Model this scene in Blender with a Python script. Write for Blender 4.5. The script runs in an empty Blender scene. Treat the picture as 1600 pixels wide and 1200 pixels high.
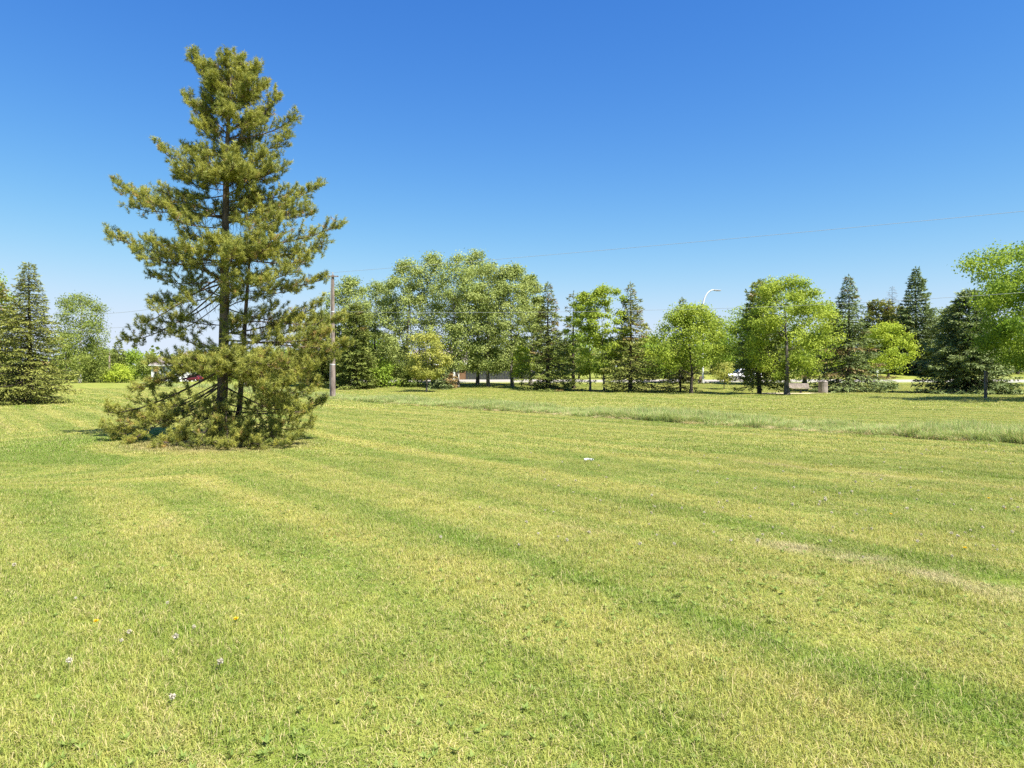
import bpy, bmesh, math, random
import numpy as np
from mathutils import Vector

# ------------------------------------------------------------------ camera, sky, sun, exposure
SC = bpy.context.scene
COL = SC.collection
F = 1067.0           # focal length in photo pixels (1600 px wide)
EYE = 1.7
HOR = 586.0          # row of the horizon in the photograph
SUN_EL, SUN_AZ = 57.0, 132.0    # azimuth clockwise from the view direction

cam_d = bpy.data.cameras.new('camera')
cam = bpy.data.objects.new('camera', cam_d)
COL.objects.link(cam)
cam.location = (0, 0, EYE)
cam.rotation_euler = (math.radians(90), 0, 0)
cam_d.sensor_width = 36.0
cam_d.lens = 36.0 * F / 1600.0
cam_d.shift_y = (HOR - 600.0) / 1600.0
cam_d.clip_start = 0.05
cam_d.clip_end = 6000
SC.camera = cam

world = bpy.data.worlds.new('World')
SC.world = world
world.use_nodes = True
wn, wl = world.node_tree.nodes, world.node_tree.links
wn.clear()
wo = wn.new('ShaderNodeOutputWorld')
wb = wn.new('ShaderNodeBackground')
sky = wn.new('ShaderNodeTexSky')
sky.sky_type = 'NISHITA'
sky.sun_disc = False
sky.sun_elevation = math.radians(SUN_EL)
sky.sun_rotation = math.radians(SUN_AZ)
sky.altitude = 650
sky.air_density = 0.9
sky.dust_density = 0.0
sky.ozone_density = 3.0
wb.inputs['Strength'].default_value = 0.1
# camera-like response of a clear deep blue sky: more saturation, soft shoulder near the horizon
hs = wn.new('ShaderNodeHueSaturation'); hs.inputs['Saturation'].default_value = 1.31; hs.inputs['Hue'].default_value = .514; hs.inputs['Value'].default_value = 1.08
wl.new(sky.outputs['Color'], hs.inputs['Color'])
sep = wn.new('ShaderNodeSeparateColor'); wl.new(hs.outputs[0], sep.inputs[0])
cmb = wn.new('ShaderNodeCombineColor'); wl.new(cmb.outputs[0], wb.inputs['Color'])
for _i in range(3):
    _m = []
    for _op, _v in (('MULTIPLY', 0.2549 / (.76, .86, 1.02)[_i]), ('POWER', 3.0), ('ADD', 1.0), ('POWER', 1 / 3)):
        _n = wn.new('ShaderNodeMath'); _n.operation = _op; _n.inputs[1].default_value = _v
        wl.new(_m[-1].outputs[0] if _m else sep.outputs[_i], _n.inputs[0]); _m.append(_n)
    _d = wn.new('ShaderNodeMath'); _d.operation = 'DIVIDE'
    wl.new(sep.outputs[_i], _d.inputs[0]); wl.new(_m[-1].outputs[0], _d.inputs[1]); wl.new(_d.outputs[0], cmb.inputs[_i])
wl.new(wb.outputs[0], wo.inputs[0])

sun_d = bpy.data.lights.new('sun', 'SUN')
sun_d.energy = 5.0
sun_d.angle = math.radians(0.53)
sun_d.color = (1.0, 0.955, 0.88)
sun = bpy.data.objects.new('sun', sun_d)
COL.objects.link(sun)
_e, _a = math.radians(SUN_EL), math.radians(SUN_AZ)
sdir = Vector((math.sin(_a) * math.cos(_e), math.cos(_a) * math.cos(_e), math.sin(_e)))
sun.rotation_euler = (-sdir).to_track_quat('-Z', 'Y').to_euler()
sun.location = (30, -20, 60)

SC.view_settings.view_transform = 'Standard'
SC.view_settings.look = 'None'
SC.view_settings.gamma = 1.0
SC.view_settings.exposure = 1.35
SC.view_settings.use_curve_mapping = False
SC.render.engine = 'CYCLES'
SC.cycles.max_bounces = 6
SC.cycles.diffuse_bounces = 3
SC.cycles.glossy_bounces = 2
SC.cycles.transmission_bounces = 4
SC.cycles.transparent_max_bounces = 4
SC.cycles.use_denoising = False
SC.cycles.denoising_prefilter = 'ACCURATE'

# ------------------------------------------------------------------ helpers
def wx(px, D):
    return (px - 800.0) / F * D
def wz(py, D):
    return EYE + (HOR - py) / F * D

def sst(a, b, v):
    t = np.clip((np.asarray(v, float) - a) / (b - a), 0, 1)
    return t * t * (3 - 2 * t)

DN = np.array((.777, .63))              # across the ditch
DD = np.array((-.63, .777))             # along the ditch
def ditch_u(x, y):
    """metres past the near edge of the rough strip"""
    return x * DN[0] + y * DN[1] - 20.0 - np.maximum(0, y - 50) * .08

def zt(x, y):
    x = np.asarray(x, float); y = np.asarray(y, float)
    u = ditch_u(x, y)
    z = -.26 * np.exp(-((u - 1.5) / 1.2) ** 2)
    right = sst(-48, -18, x)
    z = z + sst(62, 90, y) * .78 * right
    z = z + np.clip(y - 88, 0, 9) * .02 * right
    z = z + np.clip(y - 97, 0, 60) * (.004 + .058 * sst(5, 45, x)) * right
    z = z + .02 * np.sin(x * .31 + 1.3) * np.sin(y * .27 + .4) + .012 * np.sin(x * .83 + y * .6)
    return z
def zf(x, y):
    return float(zt(x, y))

def tag(o, label=None, cat=None, group=None, kind=None):
    if label: o['label'] = label
    if cat: o['category'] = cat
    if group: o['group'] = group
    if kind: o['kind'] = kind
    return o

def empty(name, loc=(0, 0, 0), rz=0.0):
    o = bpy.data.objects.new(name, None)
    o.empty_display_size = .2
    o.location = loc
    o.rotation_euler = (0, 0, rz)
    COL.objects.link(o)
    return o

def link(name, me, mat=None, parent=None, loc=None):
    o = bpy.data.objects.new(name, me)
    if mat is not None and len(me.materials) == 0:
        me.materials.append(mat)
    COL.objects.link(o)
    if parent is not None:
        o.parent = parent
    if loc is not None:
        o.location = loc
    return o

def mesh_np(name, verts, faces, attrs=None, smooth=False):
    """faces: (n,k) index array; attrs: dict of per-face float arrays"""
    verts = np.ascontiguousarray(verts, np.float32); faces = np.ascontiguousarray(faces, np.int32)
    n, k = faces.shape
    me = bpy.data.meshes.new(name)
    me.vertices.add(len(verts)); me.vertices.foreach_set('co', verts.ravel())
    me.loops.add(n * k); me.loops.foreach_set('vertex_index', faces.ravel())
    me.polygons.add(n)
    me.polygons.foreach_set('loop_start', np.arange(0, n * k, k, dtype=np.int32))
    me.polygons.foreach_set('use_smooth', np.full(n, smooth, dtype=bool))
    me.update(calc_edges=True)
    if attrs:
        for key, arr in attrs.items():
            a = me.attributes.new(key, 'FLOAT', 'FACE')
            a.data.foreach_set('value', np.ascontiguousarray(arr, np.float32))
    return me

def tubes(paths, sides=6):
    """paths: list of (pts (n,3), radii (n,)) -> verts, quads"""
    V, Q, off = [], [], 0
    ang = np.arange(sides) * 2 * math.pi / sides
    for pts, rad in paths:
        pts = np.asarray(pts, float); rad = np.asarray(rad, float)
        n = len(pts)
        tan = np.gradient(pts, axis=0)
        tan /= np.linalg.norm(tan, axis=1)[:, None] + 1e-9
        m = tan.mean(0)
        ref = np.array((1., 0, 0)) if abs(m[0]) < .7 * np.linalg.norm(m) + 1e-9 else np.array((0, 1., 0))
        a = np.cross(tan, ref); a /= np.linalg.norm(a, axis=1)[:, None] + 1e-9
        b = np.cross(tan, a)
        ring = pts[:, None, :] + rad[:, None, None] * (np.cos(ang)[None, :, None] * a[:, None, :] + np.sin(ang)[None, :, None] * b[:, None, :])
        V.append(ring.reshape(-1, 3))
        i = np.arange(n - 1)[:, None] * sides; j = np.arange(sides)[None, :]
        j2 = (j + 1) % sides
        q = np.stack((off + i + j, off + i + j2, off + i + sides + j2, off + i + sides + j), -1).reshape(-1, 4)
        Q.append(q)
        off += n * sides
    return np.concatenate(V), np.concatenate(Q)

def unit(v):
    return v / (np.linalg.norm(v, axis=-1, keepdims=True) + 1e-9)

def rhombs(c, axis, side, ln, wd):
    """leaf-like quads from base point c"""
    m = c + axis * (ln * .45)[:, None]
    t = c + axis * ln[:, None]
    s = side * (wd * .5)[:, None]
    v = np.stack((c, m + s, t, m - s), 1).reshape(-1, 3)
    f = np.arange(len(c) * 4).reshape(-1, 4)
    return v, f

def tris(c, axis, side, ln, wd):
    s = side * (wd * .5)[:, None]
    v = np.stack((c - s, c + s, c + axis * ln[:, None]), 1).reshape(-1, 3)
    return v, np.arange(len(c) * 3).reshape(-1, 3)

def bm_obj(name, bm, mat, parent=None, loc=None, smooth=False, bevel=0):
    if bevel:
        bmesh.ops.bevel(bm, geom=bm.edges[:], offset=bevel, segments=1, affect='EDGES')
    me = bpy.data.meshes.new(name)
    bm.to_mesh(me); bm.free()
    if smooth:
        for p in me.polygons: p.use_smooth = True
    return link(name, me, mat, parent, loc)

def box(bm, c, s, rz=0.0, rx=0.0):
    r = bmesh.ops.create_cube(bm, size=1)
    from mathutils import Matrix
    M = Matrix.Translation(c) @ Matrix.Rotation(rz, 4, 'Z') @ Matrix.Rotation(rx, 4, 'X') @ Matrix.Diagonal((*s, 1))
    bmesh.ops.transform(bm, matrix=M, verts=r['verts'])
    return r['verts']

def boxmesh(name, c, s, mat, parent, bevel=0, rz=0.0, rx=0.0):
    bm = bmesh.new(); box(bm, c, s, rz, rx)
    return bm_obj(name, bm, mat, parent, bevel=bevel)

def cyl(bm, p0, p1, r0, r1, seg=16):
    p0, p1 = Vector(p0), Vector(p1)
    d = p1 - p0
    r = bmesh.ops.create_cone(bm, cap_ends=True, segments=seg, radius1=r0, radius2=r1, depth=d.length)
    from mathutils import Matrix
    M = Matrix.Translation((p0 + p1) / 2) @ d.to_track_quat('Z', 'Y').to_matrix().to_4x4()
    bmesh.ops.transform(bm, matrix=M, verts=r['verts'])
    return r['verts']

# ------------------------------------------------------------------ materials
class NT:
    def __init__(self, name):
        self.m = bpy.data.materials.new(name); self.m.use_nodes = True
        self.t = self.m.node_tree; self.n = self.t.nodes; self.l = self.t.links
        self.n.clear()
        self.out = self.n.new('ShaderNodeOutputMaterial')
    def set(self, sock, v):
        if isinstance(v, bpy.types.NodeSocket): self.l.new(v, sock)
        elif v is not None:
            if isinstance(v, (tuple, list)) and sock.type == 'RGBA' and len(v) == 3: v = (*v, 1)
            sock.default_value = v
    def math(self, op, a, b=None, c=None, clamp=False):
        n = self.n.new('ShaderNodeMath'); n.operation = op; n.use_clamp = clamp
        for i, v in enumerate((a, b, c)):
            if v is not None: self.set(n.inputs[i], v)
        return n.outputs[0]
    def mix(self, f, a, b, blend='MIX'):
        n = self.n.new('ShaderNodeMix'); n.data_type = 'RGBA'; n.blend_type = blend
        self.set(n.inputs['Factor'], f); self.set(n.inputs[6], a); self.set(n.inputs[7], b)
        return n.outputs[2]
    def noise(self, vec, scale, detail=3, rough=.55, dist=0.0):
        n = self.n.new('ShaderNodeTexNoise')
        n.inputs['Scale'].default_value = scale; n.inputs['Detail'].default_value = detail
        n.inputs['Roughness'].default_value = rough; n.inputs['Distortion'].default_value = dist
        if vec is not None: self.l.new(vec, n.inputs['Vector'])
        return n.outputs[0]
    def ramp(self, f, lo, hi, a=0.0, b=1.0):
        n = self.n.new('ShaderNodeMapRange'); n.interpolation_type = 'SMOOTHSTEP'
        self.set(n.inputs[0], f)
        for i, v in zip((1, 2, 3, 4), (lo, hi, a, b)): n.inputs[i].default_value = v
        return n.outputs[0]
    def attr(self, name):
        n = self.n.new('ShaderNodeAttribute'); n.attribute_name = name
        return n.outputs['Fac']
    def pos(self):
        return self.n.new('ShaderNodeNewGeometry').outputs['Position']
    def objco(self):
        return self.n.new('ShaderNodeTexCoord').outputs['Object']
    def scalev(self, v, s):
        n = self.n.new('ShaderNodeVectorMath'); n.operation = 'MULTIPLY'
        self.l.new(v, n.inputs[0]); n.inputs[1].default_value = s
        return n.outputs[0]
    def bsdf(self, col, rough=.7, spec=.3, metal=0.0, bump=None, bstr=.3, bdist=.02):
        p = self.n.new('ShaderNodeBsdfPrincipled')
        self.set(p.inputs['Base Color'], col); self.set(p.inputs['Roughness'], rough)
        p.inputs['Specular IOR Level'].default_value = spec; p.inputs['Metallic'].default_value = metal
        if bump is not None:
            b = self.n.new('ShaderNodeBump'); b.inputs['Strength'].default_value = bstr; b.inputs['Distance'].default_value = bdist
            self.l.new(bump, b.inputs['Height']); self.l.new(b.outputs[0], p.inputs['Normal'])
        return p.outputs[0]
    def done(self, sh):
        self.l.new(sh, self.out.inputs[0]); return self.m

def plain(name, col, rough=.6, spec=.4, metal=0.0, var=.15, scale=6.0):
    t = NT(name)
    o = t.objco()
    n = t.noise(o, scale, 4)
    dark = tuple(c * (1 - var) for c in col); light = tuple(min(1, c * (1 + var)) for c in col)
    return t.done(t.bsdf(t.mix(n, dark, light), rough, spec, metal))

def leafmat(name, a, b, c=None, trans=.3, rough=.6, spec=.12):
    """a..b by clump tone and leaf random; c: dead/brown pieces by 'dead' attribute"""
    t = NT(name)
    tone, rnd = t.attr('tone'), t.attr('rnd')
    f = t.math('ADD', t.math('MULTIPLY', tone, .6), t.math('MULTIPLY', rnd, .4))
    col = t.mix(f, a, b)
    if c is not None:
        col = t.mix(t.attr('dead'), col, c)
    p = t.bsdf(col, rough, spec)
    tr = t.n.new('ShaderNodeBsdfTranslucent')
    t.set(tr.inputs[0], t.mix(.5, col, t.mix(1.0, col, (1.0, 1.0, .45), 'MULTIPLY')))
    mx = t.n.new('ShaderNodeMixShader'); mx.inputs[0].default_value = trans
    t.l.new(p, mx.inputs[1]); t.l.new(tr.outputs[0], mx.inputs[2])
    return t.done(mx.outputs[0])

def bark(name, a, b, scale=8.0):
    t = NT(name)
    o = t.objco()
    n1 = t.noise(t.scalev(o, (1, 1, .25)), scale, 5, .65)
    n2 = t.noise(o, scale * .3, 3)
    f = t.math('ADD', t.math('MULTIPLY', n1, .7), t.math('MULTIPLY', n2, .3))
    return t.done(t.bsdf(t.mix(t.ramp(f, .35, .65), a, b), .9, .15, bump=n1, bstr=.8, bdist=.03))

PINE_X, PINE_Y = wx(345, 17.4), 17.4

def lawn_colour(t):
    """colour of the mown grass from the place it grows: painted light and dark mowing bands beside the ditch, rings round the pine, dry and lush patches"""
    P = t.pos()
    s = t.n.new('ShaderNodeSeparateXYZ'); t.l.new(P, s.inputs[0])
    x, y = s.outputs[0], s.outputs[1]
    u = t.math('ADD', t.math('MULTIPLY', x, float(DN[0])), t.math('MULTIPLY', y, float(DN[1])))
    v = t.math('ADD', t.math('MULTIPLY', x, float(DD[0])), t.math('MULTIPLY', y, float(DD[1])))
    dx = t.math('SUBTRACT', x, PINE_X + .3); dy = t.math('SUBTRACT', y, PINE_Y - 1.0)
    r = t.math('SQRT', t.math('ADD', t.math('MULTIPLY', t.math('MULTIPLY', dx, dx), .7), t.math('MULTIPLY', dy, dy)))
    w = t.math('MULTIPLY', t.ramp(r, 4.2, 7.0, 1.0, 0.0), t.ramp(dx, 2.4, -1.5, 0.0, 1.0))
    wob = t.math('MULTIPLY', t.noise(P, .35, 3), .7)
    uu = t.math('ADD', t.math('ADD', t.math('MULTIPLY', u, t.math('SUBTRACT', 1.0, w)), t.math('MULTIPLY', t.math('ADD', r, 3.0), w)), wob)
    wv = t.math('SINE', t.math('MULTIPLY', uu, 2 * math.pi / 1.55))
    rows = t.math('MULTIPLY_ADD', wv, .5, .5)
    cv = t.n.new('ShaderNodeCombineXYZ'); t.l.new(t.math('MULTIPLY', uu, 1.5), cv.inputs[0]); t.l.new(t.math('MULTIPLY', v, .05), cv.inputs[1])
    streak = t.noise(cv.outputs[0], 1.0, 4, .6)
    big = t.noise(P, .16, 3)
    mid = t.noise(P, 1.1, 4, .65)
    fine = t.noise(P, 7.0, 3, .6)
    dry = t.math('ADD', t.math('MULTIPLY', rows, .12), t.math('MULTIPLY', streak, .80))  # rows term paints the light and dark of leaning blades into the dryness
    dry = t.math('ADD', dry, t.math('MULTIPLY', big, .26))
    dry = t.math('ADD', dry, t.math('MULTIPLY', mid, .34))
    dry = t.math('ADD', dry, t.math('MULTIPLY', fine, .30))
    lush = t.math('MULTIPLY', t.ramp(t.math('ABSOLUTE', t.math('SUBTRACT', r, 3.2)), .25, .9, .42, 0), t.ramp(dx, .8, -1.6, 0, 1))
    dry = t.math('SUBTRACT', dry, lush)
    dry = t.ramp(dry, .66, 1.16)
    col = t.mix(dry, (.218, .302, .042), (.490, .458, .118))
    tuft = t.ramp(t.noise(P, 5.5, 4, .7), .56, .70, 0, .55)
    col = t.mix(tuft, col, t.mix(1.0, col, (.66, .78, .62), 'MULTIPLY'))
    straw = t.ramp(t.math('ADD', streak, t.math('MULTIPLY', mid, .5)), .84, 1.02, 0, .55)
    col = t.mix(straw, col, (.47, .41, .20))
    # a little bleached tan around the trunk of the pine: fallen needles
    lit = t.ramp(t.math('ADD', r, t.math('MULTIPLY', mid, 1.2)), 1.6, 3.0, .6, 0)
    col = t.mix(lit, col, (.28, .215, .11))
    # worn track of dry clippings and bare soil
    tu = t.math('ABSOLUTE', t.math('SUBTRACT', t.math('ADD', u, t.math('MULTIPLY', t.noise(P, .9, 3), .5)), TRACK_U + .25))
    tv = t.math('ABSOLUTE', t.math('SUBTRACT', v, TRACK_V))
    tr = t.math('MULTIPLY', t.ramp(tu, .06, .30, 1, 0), t.ramp(tv, .5, 1.5, 1, 0))
    tr = t.math('MULTIPLY', tr, t.ramp(mid, .36, .60))
    col = t.mix(t.math('MULTIPLY', tr, .75), col, (.58, .49, .31))
    return col, P, fine

def gpt(px, py):
    D = F * EYE / (py - HOR)
    return np.array((wx(px, D), D))
_t0, _t1 = gpt(1240, 866), gpt(1500, 905)
TRACK_U = float((_t0 @ DN + _t1 @ DN) / 2)
TRACK_V = float((_t0 @ DD + _t1 @ DD) / 2)

def mk_ground():
    t = NT('lawn_soil')
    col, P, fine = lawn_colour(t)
    g = t.noise(P, 45.0, 4, .7)
    col2 = t.mix(t.ramp(g, .3, .75), t.mix(1.0, col, (.45, .47, .45), 'MULTIPLY'), t.mix(1.0, col, (.74, .74, .74), 'MULTIPLY'))  # ground colour darkened to stand for self-shadow among the blades
    return t.done(t.bsdf(col2, .95, .05, bump=g, bstr=.5, bdist=.03))

def mk_blade():
    t = NT('lawn_blade')
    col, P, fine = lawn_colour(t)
    rnd = t.attr('rnd')
    col = t.mix(1.0, col, t.mix(rnd, (.80, .92, .80), (1.22, 1.10, 1.25)), 'MULTIPLY')
    col = t.mix(t.ramp(rnd, .80, .90, 0, .75), col, (.58, .47, .25))
    col = t.mix(t.ramp(rnd, .10, .02, 0, .6), col, (.09, .15, .03))
    p = t.bsdf(col, .5, .3)
    tr = t.n.new('ShaderNodeBsdfTranslucent'); t.set(tr.inputs[0], col)
    mx = t.n.new('ShaderNodeMixShader'); mx.inputs[0].default_value = .35
    t.l.new(p, mx.inputs[1]); t.l.new(tr.outputs[0], mx.inputs[2])
    return t.done(mx.outputs[0])

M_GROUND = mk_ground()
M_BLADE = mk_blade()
M_TALL = leafmat('tall_grass', (.20, .30, .075), (.45, .50, .19), (.62, .49, .29), .35, .6, .1)
M_WEED = leafmat('weed_leaf', (.13, .20, .04), (.27, .33, .08), None, .3)
M_NEEDLE = leafmat('pine_needle', (.125, .170, .042), (.46, .44, .085), (.46, .30, .11), .3, .5, .2)
M_BARKP = bark('pine_bark', (.055, .042, .032), (.21, .155, .115), 9)
M_BARKG = bark('grey_bark', (.065, .055, .045), (.20, .175, .145), 7)
M_BARKD = bark('dark_bark', (.032, .026, .021), (.10, .08, .064), 9)
M_BARKW = bark('pale_bark', (.22, .20, .165), (.50, .46, .40), 5)
M_SPR_O = leafmat('spruce_olive', (.125, .155, .036), (.37, .37, .088), (.27, .175, .075), .15)
M_SPR_B = leafmat('spruce_blue', (.095, .145, .055), (.30, .35, .13), (.27, .175, .075), .15)
M_SPR_D = leafmat('spruce_dark', (.09, .13, .030), (.29, .32, .075), (.27, .175, .075), .15)
M_POP = leafmat('poplar_leaf', (.16, .22, .047), (.43, .47, .15), None, .35)
M_ELM = leafmat('elm_leaf', (.17, .255, .030), (.46, .52, .075), None, .4)
M_ELMD = leafmat('elm_leaf_deep', (.135, .235, .028), (.36, .45, .06), None, .4)
M_YEL = leafmat('yellow_leaf', (.24, .27, .045), (.50, .48, .12), None, .4)
M_LIME = leafmat('lime_leaf', (.24, .33, .030), (.50, .56, .075), None, .4)
M_GRN = leafmat('mid_leaf', (.13, .18, .035), (.31, .35, .080), None, .35)
M_RUST = leafmat('rust_leaf', (.24, .17, .07), (.42, .30, .13), None, .3)

# ------------------------------------------------------------------ the ground
def graded(lo, hi, fine_lo, fine_hi, step, grow=1.18):
    a = list(np.arange(fine_lo, fine_hi + 1e-6, step))
    s = step; x = a[-1]
    while x < hi: s *= grow; x += s; a.append(min(x, hi + 1e-3))
    s = step; x = a[0]; pre = []
    while x > lo: s *= grow; x -= s; pre.append(max(x, lo - 1e-3))
    return np.array(pre[::-1] + a)
gx = graded(-2500, 2500, -45, 62, .65)
gy = graded(-300, 4000, -4, 106, .65)
X, Y = np.meshgrid(gx, gy)
Z = zt(X, Y)
nx, ny = len(gx), len(gy)
idx = np.arange(nx * ny).reshape(ny, nx)
q = np.stack((idx[:-1, :-1], idx[:-1, 1:], idx[1:, 1:], idx[1:, :-1]), -1).reshape(-1, 4)
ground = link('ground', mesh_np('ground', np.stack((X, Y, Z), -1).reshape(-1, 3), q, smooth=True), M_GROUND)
tag(ground, 'mown yellow green lawn rolling across the whole park', None, None, 'structure')

# road beyond the trees, its two kerbs, and the pad under the bench
def strip(name, xs, yf0, yf1, lift, mat, nseg=6):
    xs = np.asarray(xs, float)
    rows = []
    for k in range(nseg + 1):
        yy = yf0(xs) + (yf1(xs) - yf0(xs)) * k / nseg
        rows.append(np.stack((xs, yy, zt(xs, yy) + lift), -1))
    V = np.stack(rows)
    n = len(xs); idx = np.arange((nseg + 1) * n).reshape(nseg + 1, n)
    q = np.stack((idx[:-1, :-1], idx[:-1, 1:], idx[1:, 1:], idx[1:, :-1]), -1).reshape(-1, 4)
    return link(name, mesh_np(name, V.reshape(-1, 3), q, smooth=True), mat)
t = NT('road_asphalt'); o = t.pos()
n_ = t.noise(o, 1.2, 5, .6); n2_ = t.noise(o, 30, 2)
M_ROAD = t.done(t.bsdf(t.mix(t.math('ADD', t.math('MULTIPLY', n_, .7), t.math('MULTIPLY', n2_, .3)), (.25, .215, .185), (.40, .35, .305)), .9, .2))
M_CONC = plain('concrete', (.50, .48, .44), .85, .2, var=.12, scale=3)
rx_ = np.linspace(-75, 260, 240)
RY = lambda x: 87.5 + 0.0 * x + .030 * np.maximum(0, -x - 14) ** 2
road = strip('road', rx_, RY, lambda x: RY(x) + 7.5, .035, M_ROAD, 8)
tag(road, 'pale sun bleached road running behind the park trees', None, None, 'structure')
def kerb(off):
    xs = rx_; y0 = RY(xs) + off
    a = np.stack((xs, y0, zt(xs, y0) - .05), -1); b = a.copy(); b[:, 2] += .20
    c = b.copy(); c[:, 1] += .18; d = a.copy(); d[:, 1] += .18
    V = np.stack((a, b, c, d)); n = len(xs); idx = np.arange(4 * n).reshape(4, n)
    q = np.concatenate([np.stack((idx[i, :-1], idx[i, 1:], idx[i + 1, 1:], idx[i + 1, :-1]), -1) for i in range(3)])
    return link('kerb', mesh_np('kerb', V.reshape(-1, 3), q), M_CONC)
tag(kerb(-.2), 'low concrete kerb along the park side of the road', None, None, 'structure')
tag(kerb(7.52), 'low concrete kerb along the far side of the road', None, None, 'structure')

# bench pad: an irregular slab of fine gravel
M_GRAVEL = plain('gravel', (.50, .42, .29), .95, .1, var=.3, scale=18)
bxc, byc = wx(1243, 63.2), 63.2
ang = np.linspace(0, 2 * math.pi, 40, endpoint=False)
rr = 1 + .08 * np.sin(ang * 3 + 1) + .06 * np.sin(ang * 5)
pxs = bxc + 3.4 * rr * np.sign(np.cos(ang)) * np.abs(np.cos(ang)) ** .6
pys = byc + 1.25 * rr * np.sign(np.sin(ang)) * np.abs(np.sin(ang)) ** .6
V = np.stack((pxs, pys, zt(pxs, pys) + .02), -1)
V2 = np.vstack((V, V * [1, 1, 1] - [0, 0, .12], [[bxc, byc, zf(bxc, byc) + .025]]))
fs = np.array([[40 * 2, i, (i + 1) % 40] for i in range(40)])
sd = np.array([[i, 40 + i, 40 + (i + 1) % 40] for i in range(40)] + [[i, 40 + (i + 1) % 40, (i + 1) % 40] for i in range(40)])
tag(link('gravel_pad', mesh_np('gravel_pad', V2, np.vstack((fs, sd))), M_GRAVEL), 'small tan gravel pad beneath the park bench', None, None, 'structure')

# ------------------------------------------------------------------ trees
def scatter_parts(root, wood, wmat, lv, lf, attrs, lmat, sides=6, crown='crown'):
    wv, wq = tubes(wood, sides)
    link('trunk', mesh_np('trunk', wv, wq, smooth=True), wmat, root)
    link(crown, mesh_np(crown, lv, lf, attrs), lmat, root)

PROF = {
    'round': lambda t: np.sqrt(np.clip(1 - (2 * t - 1) ** 2, 0, 1)) ** .8,
    'oval': lambda t: np.sin(np.pi * np.clip(t * .93 + .05, 0, 1)) ** .6,
    'poplar': lambda t: np.clip(np.sin(np.pi * np.clip(t * .86 + .13, 0, 1)), 0, 1) ** .62,
    'vase': lambda t: np.clip(.35 + .9 * t, 0, 1) * np.sqrt(np.clip(1 - np.clip((t - .55) / .45, 0, 1) ** 2, 0.02, 1)),
    'crownup': lambda t: np.clip(.60 + 1.2 * t, 0, 1) * np.sqrt(np.clip(1 - np.clip((t - .5) / .5, 0, 1) ** 2.6, .02, 1)),
    'dome': lambda t: np.sqrt(np.clip(1 - t ** 2.2, 0.01, 1)) * np.clip(.7 + t * 1.5, 0, 1),
}

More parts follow.
